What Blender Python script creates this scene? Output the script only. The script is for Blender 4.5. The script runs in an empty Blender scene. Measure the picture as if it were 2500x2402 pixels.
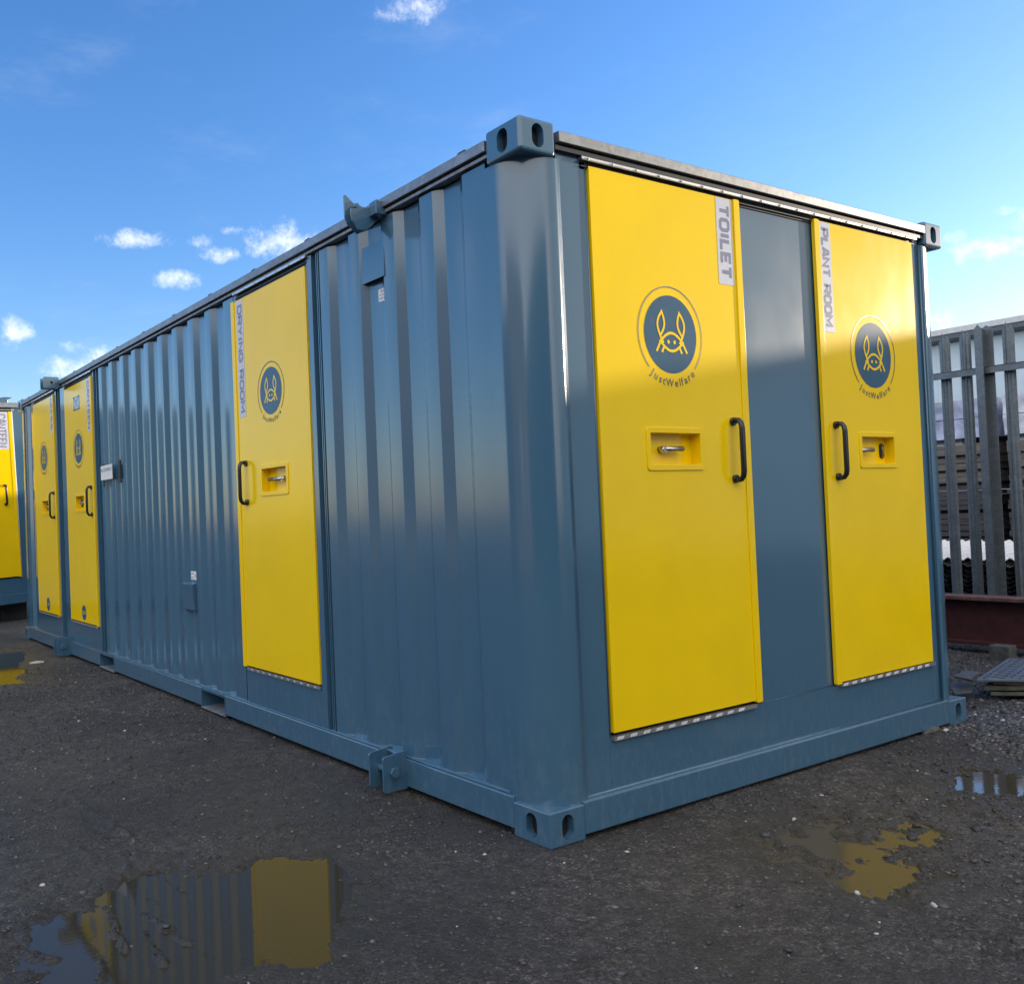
import bpy, math, random
import numpy as np
from mathutils import Vector, Matrix, noise as mnoise
random.seed(7); rng = np.random.default_rng(11)
scene = bpy.context.scene
COL = scene.collection
R = math.radians
W, L, H = 2.77, 7.635, 2.438
SUN_A, SUN_E = R(14.5), R(9.0)

# ------------------------------------------------------------------ materials
def new_mat(name):
    m = bpy.data.materials.new(name); m.use_nodes = True
    nt = m.node_tree; return m, nt, nt.nodes['Principled BSDF']
def nd(nt, t, **kw):
    n = nt.nodes.new(t)
    for k, v in kw.items():
        if hasattr(n, k): setattr(n, k, v)
        else: n.inputs[k].default_value = v
    return n
def ln(nt, a, b): nt.links.new(a, b)
def objco(nt, scale=(1, 1, 1)):
    tc = nd(nt, 'ShaderNodeNewGeometry'); mp = nd(nt, 'ShaderNodeMapping')
    mp.inputs['Scale'].default_value = scale
    ln(nt, tc.outputs['Position'], mp.inputs['Vector']); return mp.outputs['Vector']
def noise(nt, vec, scale, detail=4, rough=.55):
    n = nd(nt, 'ShaderNodeTexNoise'); n.inputs['Scale'].default_value = scale
    n.inputs['Detail'].default_value = detail; n.inputs['Roughness'].default_value = rough
    ln(nt, vec, n.inputs['Vector']); return n.outputs['Fac']
def ramp(nt, fac, stops):
    r = nd(nt, 'ShaderNodeValToRGB'); cr = r.color_ramp
    while len(cr.elements) < len(stops): cr.elements.new(.5)
    for e, (p, c) in zip(cr.elements, stops):
        e.position = p; e.color = (c, c, c, 1) if isinstance(c, (int, float)) else (*c, 1)
    ln(nt, fac, r.inputs['Fac']); return r.outputs['Color']
def mixc(nt, fac, a, b, mode='MIX'):
    m = nd(nt, 'ShaderNodeMix'); m.data_type = 'RGBA'; m.blend_type = mode
    for s, v in ((m.inputs[0], fac), (m.inputs[6], a), (m.inputs[7], b)):
        if hasattr(v, 'links') or hasattr(v, 'is_linked'): ln(nt, v, s)
        elif isinstance(v, (int, float)): s.default_value = v if s == m.inputs[0] else (v, v, v, 1)
        else: s.default_value = (*v, 1)
    return m.outputs[2]
def bump(nt, h, strength, dist, bs):
    b = nd(nt, 'ShaderNodeBump'); b.inputs['Strength'].default_value = strength
    b.inputs['Distance'].default_value = dist; ln(nt, h, b.inputs['Height']); ln(nt, b.outputs[0], bs.inputs['Normal'])
    return b

def paint(name, col, rough=.3, dust=.5, dustcol=(.33, .36, .38), peel=.07, spec=.5, wave=.0, coat=0):
    m, nt, bs = new_mat(name); v = objco(nt)
    n1 = noise(nt, v, 3.2, 5); n2 = noise(nt, objco(nt, (1, 1, .4)), 34, 6, .7); n3 = noise(nt, v, 90, 3)
    base = mixc(nt, ramp(nt, n1, [(.3, 0), (.75, .26)]), col, tuple(c * .72 for c in col))
    sep = nd(nt, 'ShaderNodeSeparateXYZ'); g = nd(nt, 'ShaderNodeNewGeometry'); ln(nt, g.outputs['Position'], sep.inputs[0])
    low = nd(nt, 'ShaderNodeMapRange'); ln(nt, sep.outputs['Z'], low.inputs[0])
    low.inputs[1].default_value = .55; low.inputs[2].default_value = .0; low.inputs[3].default_value = .06; low.inputs[4].default_value = 1
    dn = ramp(nt, n2, [(.47, 0), (.72, 1)])
    mul = nd(nt, 'ShaderNodeMath', operation='MULTIPLY'); ln(nt, low.outputs[0], mul.inputs[0]); ln(nt, dn, mul.inputs[1])
    mul2 = nd(nt, 'ShaderNodeMath', operation='MULTIPLY'); ln(nt, mul.outputs[0], mul2.inputs[0]); mul2.inputs[1].default_value = dust
    ln(nt, mixc(nt, mul2.outputs[0], base, dustcol), bs.inputs['Base Color'])
    rr = nd(nt, 'ShaderNodeMapRange'); ln(nt, n1, rr.inputs[0]); rr.inputs[3].default_value = rough - .05; rr.inputs[4].default_value = rough + .09
    ad = nd(nt, 'ShaderNodeMath', operation='MULTIPLY_ADD'); ln(nt, mul2.outputs[0], ad.inputs[0]); ad.inputs[1].default_value = .4; ln(nt, rr.outputs[0], ad.inputs[2])
    ln(nt, ad.outputs[0], bs.inputs['Roughness']); bs.inputs['Specular IOR Level'].default_value = spec; bs.inputs['Coat Weight'].default_value = coat; bs.inputs['Coat Roughness'].default_value = .13; bs.inputs['Coat IOR'].default_value = 1.6
    # orange peel and slight sheet-metal waviness
    b1 = nd(nt, 'ShaderNodeBump'); b1.inputs['Strength'].default_value = peel; b1.inputs['Distance'].default_value = .002
    ln(nt, noise(nt, v, 260, 2), b1.inputs['Height'])
    b2 = nd(nt, 'ShaderNodeBump'); b2.inputs['Strength'].default_value = .35; b2.inputs['Distance'].default_value = .0013 + wave
    ln(nt, noise(nt, v, 6.5, 1.5), b2.inputs['Height']); ln(nt, b2.outputs[0], b1.inputs['Normal']); ln(nt, b1.outputs[0], bs.inputs['Normal'])
    return m
def simple(name, col, rough=.5, metal=0, var=.15, scale=30, bmp=0, bscale=60, spec=.5, stretch=(1, 1, 1)):
    m, nt, bs = new_mat(name); v = objco(nt, stretch)
    n = noise(nt, v, scale, 5)
    ln(nt, mixc(nt, ramp(nt, n, [(.3, 0), (.7, 1)]), tuple(c * (1 - var) for c in col), tuple(min(1, c * (1 + var)) for c in col)), bs.inputs['Base Color'])
    bs.inputs['Roughness'].default_value = rough; bs.inputs['Metallic'].default_value = metal
    bs.inputs['Specular IOR Level'].default_value = spec
    if bmp: bump(nt, noise(nt, v, bscale, 4), .6, bmp, bs)
    return m
def galv(name, col=(.31, .335, .36), rough=.42):
    m, nt, bs = new_mat(name); v = objco(nt)
    vo = nd(nt, 'ShaderNodeTexVoronoi'); vo.inputs['Scale'].default_value = 55; ln(nt, v, vo.inputs['Vector'])
    n = noise(nt, v, 9, 5); sc = noise(nt, objco(nt, (3, 3, 1)), 60, 6, .8)
    c1 = mixc(nt, .25, ramp(nt, n, [(.3, 0.75), (.7, 1.0)]), vo.outputs['Color'])
    bw = nd(nt, 'ShaderNodeRGBToBW'); ln(nt, c1, bw.inputs[0])
    c2 = mixc(nt, 1.0, bw.outputs[0], col, 'MULTIPLY')
    c3 = mixc(nt, ramp(nt, sc, [(.6, 0), (.68, .55)]), c2, tuple(c * .45 for c in col))
    ln(nt, c3, bs.inputs['Base Color']); bs.inputs['Metallic'].default_value = .65; bs.inputs['Roughness'].default_value = rough
    bump(nt, n, .2, .002, bs); return m

M = {}
M['blue'] = paint('blue_grey_paint', (.050, .133, .222), .19, dust=.16, spec=.18, coat=1.0)
M['yellow'] = paint('yellow_paint', (.93, .645, .002), .17, dust=.12, dustcol=(.5, .42, .2), wave=.0008, spec=.12, coat=.38)
M['galv'] = galv('galvanised_steel')
M['fence'] = galv('weathered_galvanised_steel', (.19, .225, .25), .5)
M['black'] = simple('black_rubber', (.012, .013, .016), .45)
M['blackpaint'] = simple('black_powder_coat', (.012, .014, .018), .25, bmp=.0005, bscale=300)
M['seal'] = simple('dark_seal_metal', (.03, .035, .045), .3)
M['alu'] = simple('bright_aluminium', (.62, .64, .66), .3, metal=.85, var=.1)
M['white'] = simple('white_plastic', (.78, .8, .82), .35, var=.05)
M['label'] = simple('pale_label_film', (.58, .62, .70), .2, var=.04, spec=.15)
M['letter'] = simple('grey_lettering', (.24, .26, .37), .2, var=.04, spec=.15)
M['logo'] = simple('blue_grey_vinyl', (.050, .120, .200), .18, var=.05, spec=.2)
M['logotext'] = simple('dark_vinyl_text', (.07, .08, .07), .35, var=.05)
M['steel'] = simple('worn_steel', (.45, .45, .46), .28, metal=1, var=.2)
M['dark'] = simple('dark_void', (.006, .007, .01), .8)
M['pocket'] = simple('bare_pocket_steel', (.22, .25, .29), .5, metal=.3, var=.3)
M['rust'] = simple('red_oxide_paint', (.050, .012, .012), .6, var=.35, scale=14, bmp=.002, bscale=40)
M['rusttop'] = simple('faded_red_flange', (.115, .052, .045), .65, var=.4, scale=20, bmp=.002, bscale=60)
M['wood'] = simple('weathered_timber', (.13, .115, .10), .75, var=.45, scale=9, bmp=.003, bscale=50, stretch=(1, .25, 4))
M['wooddark'] = simple('dark_timber', (.055, .052, .055), .75, var=.5, scale=11, bmp=.003, bscale=50, stretch=(1, .25, 4))
M['board'] = simple('mouldy_board', (.075, .08, .06), .8, var=.5, scale=16, bmp=.004, bscale=40)
M['wrap'] = simple('plastic_wrap', (.52, .56, .62), .3, var=.2, scale=7, bmp=.02, bscale=9)
M['wrapblue'] = simple('printed_plastic_wrap', (.36, .40, .56), .3, var=.5, scale=5, bmp=.02, bscale=9)
M['sheetw'] = simple('white_roof_sheet', (.82, .82, .78), .45, var=.06)
M['sheetd'] = simple('dark_roof_sheet', (.05, .055, .065), .5, var=.5, scale=25)
M['clad'] = simple('pale_blue_cladding', (.50, .62, .70), .4, var=.06, scale=3)
M['gutter'] = simple('white_grey_gutter', (.55, .57, .58), .45, var=.1, scale=12)
M['gutterd'] = simple('grey_gutter_soffit', (.10, .13, .16), .5, var=.15)
M['mat'] = simple('ribbed_plastic_mat', (.10, .13, .17), .4, var=.2, scale=15)
M['slate'] = simple('dark_slate', (.075, .08, .085), .55, var=.3, scale=30)
M['block'] = simple('concrete_block', (.07, .075, .07), .9, var=.4, bmp=.004, bscale=50)
M['stone'] = simple('pale_stone', (.42, .42, .42), .7, var=.3, scale=60)

# ground
def ground_mat():
    m, nt, bs = new_mat('wet_dirt'); v = objco(nt)
    a = noise(nt, v, 1.1, 6, .6); b = noise(nt, v, 14, 8, .7); c = noise(nt, v, 120, 4, .7)
    c1 = mixc(nt, ramp(nt, a, [(.36, 0), (.66, 1)]), (.036, .035, .037), (.128, .116, .108))
    c2 = mixc(nt, ramp(nt, b, [(.38, 0), (.62, .75)]), c1, (.026, .025, .026))
    c3 = mixc(nt, ramp(nt, c, [(.56, 0), (.74, .5)]), c2, (.17, .165, .16))
    vo = nd(nt, 'ShaderNodeTexVoronoi'); vo.inputs['Scale'].default_value = 170; ln(nt, v, vo.inputs['Vector'])
    vb = nd(nt, 'ShaderNodeTexVoronoi'); vb.inputs['Scale'].default_value = 75; ln(nt, v, vb.inputs['Vector'])
    g1 = nd(nt, 'ShaderNodeSeparateColor'); ln(nt, vo.outputs['Color'], g1.inputs[0]); g2 = nd(nt, 'ShaderNodeSeparateColor'); ln(nt, vb.outputs['Color'], g2.inputs[0])
    _pf = ramp(nt, noise(nt, v, 2.3, 5, .6), [(.36, .6), (.56, 1)])
    c3 = mixc(nt, _pf, c3, ramp(nt, g1.outputs[0], [(0, .45), (.6, .95), (.93, 1.3), (1, 3.2)]), 'MULTIPLY')
    c3 = mixc(nt, _pf, c3, ramp(nt, g2.outputs[0], [(0, .55), (.5, 1.0), (.9, 1.25), (1, 1.9)]), 'MULTIPLY')
    at = nd(nt, 'ShaderNodeAttribute'); at.attribute_name = 'wet'
    c4 = mixc(nt, at.outputs['Fac'], c3, (.030, .027, .020))
    ln(nt, c4, bs.inputs['Base Color'])
    w = nd(nt, 'ShaderNodeMapRange'); ln(nt, at.outputs['Fac'], w.inputs[0]); w.inputs[3].default_value = .62; w.inputs[4].default_value = .16
    rr = nd(nt, 'ShaderNodeMath', operation='MULTIPLY_ADD'); ln(nt, ramp(nt, b, [(.3, 0), (.7, 1)]), rr.inputs[0]); rr.inputs[1].default_value = .16; ln(nt, w.outputs[0], rr.inputs[2])
    ln(nt, rr.outputs[0], bs.inputs['Roughness']); bs.inputs['Specular IOR Level'].default_value = .5
    b1 = nd(nt, 'ShaderNodeBump'); b1.inputs['Distance'].default_value = .012
    sm = nd(nt, 'ShaderNodeMapRange'); ln(nt, at.outputs['Fac'], sm.inputs[0]); sm.inputs[3].default_value = .9; sm.inputs[4].default_value = .2
    ln(nt, sm.outputs[0], b1.inputs['Strength'])
    hh = nd(nt, 'ShaderNodeMath', operation='MULTIPLY_ADD'); ln(nt, vo.outputs['Distance'], hh.inputs[0]); hh.inputs[1].default_value = -.5; ln(nt, c, hh.inputs[2])
    h2 = nd(nt, 'ShaderNodeMath', operation='MULTIPLY_ADD'); ln(nt, vb.outputs['Distance'], h2.inputs[0]); h2.inputs[1].default_value = -.6; ln(nt, hh.outputs[0], h2.inputs[2]); ln(nt, h2.outputs[0], b1.inputs['Height'])
    b2 = nd(nt, 'ShaderNodeBump'); b2.inputs['Distance'].default_value = .02; b2.inputs['Strength'].default_value = .75
    ln(nt, b, b2.inputs['Height']); ln(nt, b2.outputs[0], b1.inputs['Normal']); ln(nt, b1.outputs[0], bs.inputs['Normal'])
    return m
M['ground'] = ground_mat()
def water_mat():
    m, nt, bs = new_mat('murky_water'); v = objco(nt)
    bs.inputs['Base Color'].default_value = (.040, .035, .022, 1); bs.inputs['Roughness'].default_value = .02
    bs.inputs['IOR'].default_value = 1.33; bs.inputs['Specular IOR Level'].default_value = .5
    bump(nt, noise(nt, objco(nt, (1, 2.2, 1)), 45, 2), .12, .0006, bs); return m
M['water'] = water_mat()
M['mudwater'] = water_mat(); _b = M['mudwater'].node_tree.nodes['Principled BSDF']; _b.inputs['Base Color'].default_value = (.070, .060, .038, 1); _b.inputs['Roughness'].default_value = .16; _b.inputs['Specular IOR Level'].default_value = .35
def gravel_mat():
    m, nt, bs = new_mat('gravel_stone')
    oi = nd(nt, 'ShaderNodeAttribute'); oi.attribute_name = 'tone'
    ln(nt, ramp(nt, oi.outputs['Fac'], [(0, (.018, .019, .022)), (.7, (.07, .07, .075)), (.93, (.14, .14, .14)), (1, (.45, .44, .42))]), bs.inputs['Base Color'])
    bs.inputs['Roughness'].default_value = .5; return m
M['gravel'] = gravel_mat()

# ------------------------------------------------------------------ mesh helpers
class MB:
    def __init__(s): s.v = []; s.f = []; s.m = []; s.sm = []
    def add(s, vs, fs, mi=0, smooth=False):
        o = len(s.v); s.v += [tuple(p) for p in vs]
        for f in fs: s.f.append(tuple(i + o for i in f)); s.m.append(mi); s.sm.append(smooth)
        return s
    def box(s, x0, x1, y0, y1, z0, z1, mi=0):
        x0, x1 = sorted((x0, x1)); y0, y1 = sorted((y0, y1)); z0, z1 = sorted((z0, z1))
        vs = [(x, y, z) for x in (x0, x1) for y in (y0, y1) for z in (z0, z1)]
        return s.add(vs, [(0, 1, 3, 2), (4, 6, 7, 5), (0, 4, 5, 1), (2, 3, 7, 6), (0, 2, 6, 4), (1, 5, 7, 3)], mi)
    def prism(s, pts, axis_vec, mi=0, smooth=False):
        n = len(pts); a = [Vector(p) for p in pts]; b = [p + Vector(axis_vec) for p in a]
        s.add(a + b, [(i, (i + 1) % n, n + (i + 1) % n, n + i) for i in range(n)], mi, smooth)
        s.add(a, [tuple(range(n))][::-1], mi); s.add(b, [tuple(range(n))[::-1]], mi); return s
    def tube(s, path, r, n=12, mi=0, cap=True, ry=None, up=None):
        path = [Vector(p) for p in path]; rings = []
        for i, p in enumerate(path):
            t = (path[min(i + 1, len(path) - 1)] - path[max(i - 1, 0)]).normalized()
            u = Vector(up) if up else (Vector((0, 0, 1)) if abs(t.z) < .9 else Vector((1, 0, 0)))
            a = t.cross(u).normalized(); b = t.cross(a).normalized()
            rings.append([p + a * (r * math.cos(2 * math.pi * k / n)) + b * ((ry or r) * math.sin(2 * math.pi * k / n)) for k in range(n)])
        vs = [q for rg in rings for q in rg]; fs = []
        for i in range(len(path) - 1):
            for k in range(n): fs.append((i * n + k, i * n + (k + 1) % n, (i + 1) * n + (k + 1) % n, (i + 1) * n + k))
        s.add(vs, fs, mi, True)
        if cap: s.add(rings[0], [tuple(range(n))[::-1]], mi); s.add(rings[-1], [tuple(range(n))], mi)
        return s
    def build(s, name, mats, parent=None, bevel=0, seg=2, fix=True):
        me = bpy.data.meshes.new(name); me.from_pydata(s.v, [], s.f)
        mats = mats if isinstance(mats, (list, tuple)) else [mats]
        for m in mats: me.materials.append(M[m] if isinstance(m, str) else m)
        me.polygons.foreach_set('material_index', s.m); me.polygons.foreach_set('use_smooth', s.sm)
        if fix:
            import bmesh
            bm = bmesh.new(); bm.from_mesh(me); bmesh.ops.remove_doubles(bm, verts=bm.verts, dist=1e-6)
            bmesh.ops.recalc_face_normals(bm, faces=bm.faces); bm.to_mesh(me); bm.free()
        me.update(); o = bpy.data.objects.new(name, me); COL.objects.link(o)
        if parent: o.parent = parent
        if bevel:
            b = o.modifiers.new('bevel', 'BEVEL'); b.width = bevel; b.segments = seg; b.limit_method = 'ANGLE'; b.angle_limit = R(40)
            b.harden_normals = False
        return o
def tag(o, label=None, cat=None, group=None, kind=None):
    for k, v in (('label', label), ('category', cat), ('group', group), ('kind', kind)):
        if v: o[k] = v
    return o
def empty(name, loc=(0, 0, 0)):
    o = bpy.data.objects.new(name, None); o.location = loc; o.empty_display_size = .2; COL.objects.link(o); return o

class Face:
    """a vertical face: a to the right, b up, n outward"""
    def __init__(s, O, A, N): s.O = Vector(O); s.A = Vector(A); s.N = Vector(N); s.B = Vector((0, 0, 1))
    def p(s, a, b, n=0): return s.O + s.A * a + s.B * b + s.N * n
    def box(s, mb, a0, a1, b0, b1, n0, n1, mi=0):
        vs = [s.p(a, b, n) for a in (a0, a1) for b in (b0, b1) for n in (n0, n1)]
        return mb.add(vs, [(0, 1, 3, 2), (4, 6, 7, 5), (0, 4, 5, 1), (2, 3, 7, 6), (0, 2, 6, 4), (1, 5, 7, 3)], mi)
END = Face((0, 0, 0), (1, 0, 0), (0, -1, 0))
SIDE = Face((0, 0, 0), (0, -1, 0), (-1, 0, 0))     # a = -y

def rrect(a0, a1, b0, b1, r, k=5):
    pts = []
    for cx, cy, s in ((a1 - r, b1 - r, 0), (a0 + r, b1 - r, 90), (a0 + r, b0 + r, 180), (a1 - r, b0 + r, 270)):
        for i in range(k + 1):
            t = R(s + 90 * i / k); pts.append((cx + r * math.cos(t), cy + r * math.sin(t)))
    return pts
def oval(ca, cb, ra, rb, k=8):
    """stadium: width 2ra, height 2rb"""
    return rrect(ca - ra, ca + ra, cb - rb, cb + rb, min(ra, rb) * .999, k)
def holed(F, mb, outer, inner, n, depth, mi=0, mi_in=0, mi_back=0):
    """ring plate between two loops with equal counts, tunnel and back"""
    k = len(outer); assert k == len(inner)
    o = [F.p(a, b, n) for a, b in outer]; i = [F.p(a, b, n) for a, b in inner]; d = [F.p(a, b, n - depth) for a, b in inner]
    mb.add(o + i, [(j, (j + 1) % k, k + (j + 1) % k, k + j) for j in range(k)], mi)
    mb.add(i + d, [(j, (j + 1) % k, k + (j + 1) % k, k + j) for j in range(k)], mi_in)
    mb.add(d, [tuple(range(k))], mi_back)

# text ---------------------------------------------------------------------
_tc = {}
def text2d(s, off=0.0):
    key = (s, off)
    if key in _tc: return _tc[key]
    cu = bpy.data.curves.new('t', 'FONT'); cu.body = s; cu.size = 1; cu.offset = off; cu.resolution_u = 3
    ob = bpy.data.objects.new('t', cu); COL.objects.link(ob)
    dg = bpy.context.evaluated_depsgraph_get(); me = bpy.data.meshes.new_from_object(ob.evaluated_get(dg))
    vs = [(v.co.x, v.co.y) for v in me.vertices]; fs = [tuple(p.vertices) for p in me.polygons]
    bpy.data.objects.remove(ob); bpy.data.meshes.remove(me); bpy.data.curves.remove(cu)
    _tc[key] = (vs, fs); return vs, fs
def put_text(F, mb, s, a0, a1, b0, b1, n, mi=0, off=.02, cw=False):
    vs, fs = text2d(s, off)
    if not vs: return
    xs = [v[0] for v in vs]; ys = [v[1] for v in vs]; x0, x1, y0, y1 = min(xs), max(xs), min(ys), max(ys)
    out = []
    for x, y in vs:
        u = (x - x0) / (x1 - x0); w = (y - y0) / (y1 - y0)
        out.append(F.p(a0 + (a1 - a0) * w, b1 - (b1 - b0) * u, n) if cw else F.p(a0 + (a1 - a0) * u, b0 + (b1 - b0) * w, n))
    mb.add(out, fs, mi)
def arc_text(F, mb, s, ca, cb, rad, h, ang0, ang1, n, mi=0):
    """upright along the bottom of a circle"""
    adv = {'J': .5, 'u': .56, 's': .48, 't': .33, 'W': .93, 'e': .56, 'l': .25, 'f': .3, 'a': .56, 'r': .38}
    tot = sum(adv[c] for c in s); cur = 0
    for c in s:
        vs, fs = text2d(c, .012); xs = [v[0] for v in vs]; cx = (min(xs) + max(xs)) / 2
        th = R(ang0 + (ang1 - ang0) * (cur + adv[c] / 2) / tot); cur += adv[c]
        ur = Vector((math.cos(th), math.sin(th))); tn = Vector((-math.sin(th), math.cos(th)))
        out = []
        for x, y in vs:
            q = Vector((ca, cb)) + ur * rad + tn * (x - cx) * h - ur * (y * h)
            out.append(F.p(q.x, q.y, n))
        mb.add(out, fs, mi)
_lift = [0]
def stroke(F, mb, pts, w, n, mi=0, closed=False):
    k = len(pts); q = [Vector(p) for p in pts]; l, r = [], []
    _lift[0] = (_lift[0] + 1) % 12; n = n + _lift[0] * 4e-5
    nrm = lambda d: Vector((-d.y, d.x)).normalized()
    for i in range(k):
        a = nrm(q[i] - q[i - 1]) if (closed or i > 0) else nrm(q[1] - q[0])
        b = nrm(q[(i + 1) % k] - q[i]) if (closed or i < k - 1) else a
        m_ = a + b; m_ = m_.normalized() if m_.length > 1e-6 else a
        nn = m_ * (w / 2 / max(.45, m_.dot(a))); l.append(q[i] + nn); r.append(q[i] - nn)
    vs = [F.p(p.x, p.y, n) for p in l] + [F.p(p.x, p.y, n) for p in r]; m = k if closed else k - 1
    mb.add(vs, [(i, (i + 1) % k, k + (i + 1) % k, k + i) for i in range(m)], mi)
_O = [(.22, 0), (.78, 0), (1, .17), (1, .83), (.78, 1), (.22, 1), (0, .83), (0, .17)]
GL = {'O': [(_O, 1)], 'T': [([(0, 1), (1, 1)], 0), ([(.5, 1), (.5, 0)], 0)], 'I': [([(.5, 0), (.5, 1)], 0)], 'L': [([(0, 1), (0, 0), (1, 0)], 0)],
      'E': [([(1, 1), (0, 1), (0, 0), (1, 0)], 0), ([(0, .5), (.85, .5)], 0)], 'F': [([(1, 1), (0, 1), (0, 0)], 0), ([(0, .5), (.85, .5)], 0)],
      'P': [([(0, 0), (0, 1), (.8, 1), (1, .85), (1, .58), (.8, .43), (0, .43)], 0)], 'R': [([(0, 0), (0, 1), (.8, 1), (1, .85), (1, .60), (.8, .45), (0, .45)], 0), ([(.5, .45), (1, 0)], 0)],
      'A': [([(0, 0), (.36, 1), (.64, 1), (1, 0)], 0), ([(.16, .30), (.84, .30)], 0)], 'N': [([(0, 0), (0, 1), (1, 0), (1, 1)], 0)], 'M': [([(0, 0), (0, 1), (.5, .35), (1, 1), (1, 0)], 0)],
      'D': [([(0, 0), (0, 1), (.72, 1), (1, .82), (1, .18), (.72, 0)], 1)], 'Y': [([(0, 1), (.5, .48), (1, 1)], 0), ([(.5, .48), (.5, 0)], 0)],
      'G': [([(1, .80), (1, .83), (.78, 1), (.22, 1), (0, .83), (0, .17), (.22, 0), (.78, 0), (1, .17), (1, .48), (.55, .48)], 0)], 'C': [([(1, .72), (1, .83), (.78, 1), (.22, 1), (0, .83), (0, .17), (.22, 0), (.78, 0), (1, .17), (1, .28)], 0)]}
WD = {'I': .34, ' ': .45, 'M': 1.25, 'L': .85, 'E': .88, 'F': .86}
def block_text(F, mb, s, a0, a1, b0, b1, n, mi):
    """bold square lettering reading down, letter tops to the right"""
    gap = .38; tot = sum(WD.get(c, 1) for c in s) + gap * (len(s) - 1); u = (b1 - b0) / tot; cur = b1; w = min((a1 - a0) * .23, u * .40)
    for c in s:
        cw = WD.get(c, 1) * u
        for pts, cl in GL.get(c, []):
            stroke(F, mb, [(a0 + w / 2 + (a1 - a0 - w) * y, cur - cw * x) for x, y in pts], w, n, mi, bool(cl))
        cur -= cw + gap * u
def lens(p0, p1, bulge, k=10):
    p0, p1 = Vector(p0), Vector(p1); d = p1 - p0; nn = Vector((-d.y, d.x)).normalized(); pts = []
    for i in range(k + 1):
        t = i / k; pts.append(p0 + d * t + nn * bulge * math.sin(math.pi * t))
    for i in range(1, k):
        t = 1 - i / k; pts.append(p0 + d * t - nn * bulge * math.sin(math.pi * t))
    return pts
def emblem(F, parent, ca, cb, n, disc=.147, ring=None, tone='logo'):
    mb = MB(); k = 56; ring = disc * 1.22
    mb.add([F.p(ca + disc * math.cos(2 * math.pi * i / k), cb + disc * math.sin(2 * math.pi * i / k), n) for i in range(k)], [tuple(range(k))], 0)
    arc = [(ca + ring * math.cos(R(-43 + 268 * i / 60)), cb + ring * math.sin(R(-43 + 268 * i / 60))) for i in range(61)]
    stroke(F, mb, arc, .0045, n, 2)
    n2 = n + .0008; s = disc / .147
    C = lambda x, y: (ca + x * s, cb + y * s)
    for sx in (-1, 1):
        stroke(F, mb, lens(C(.002 + sx * .050, .083), C(.002 + sx * .063, -.008), .019 * s), .0100 * s, n2, 1, True)
        stroke(F, mb, [C(.002 + sx * .063, -.006), C(.002 + sx * .055, -.022), C(.002 + sx * .045, -.034)], .0100 * s, n2, 1)
        stroke(F, mb, [C(.002 + sx * .060, -.026), C(.002 + sx * .086, -.068)], .0102 * s, n2, 1)
        stroke(F, mb, [C(.002 + sx * .040, -.042), C(.002 + sx * .056, -.070)], .0102 * s, n2, 1)
        e = C(.002 + sx * .017, -.029)
        mb.add([F.p(e[0] + .0068 * s * math.cos(R(30 * i)), e[1] + .0078 * s * math.sin(R(30 * i)), n2) for i in range(12)], [tuple(range(12))], 1)
    stroke(F, mb, lens(C(-.062, -.029), C(.066, -.029), .034 * s, 14), .0102 * s, n2, 1, True)
    arc_text(F, mb, 'JustWelfare', ca, cb, .197 * s, .042 * s, 228, 313, n, 2)
    return mb.build('emblem', [tone, 'yellow', 'logotext'], parent, fix=False)

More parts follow.
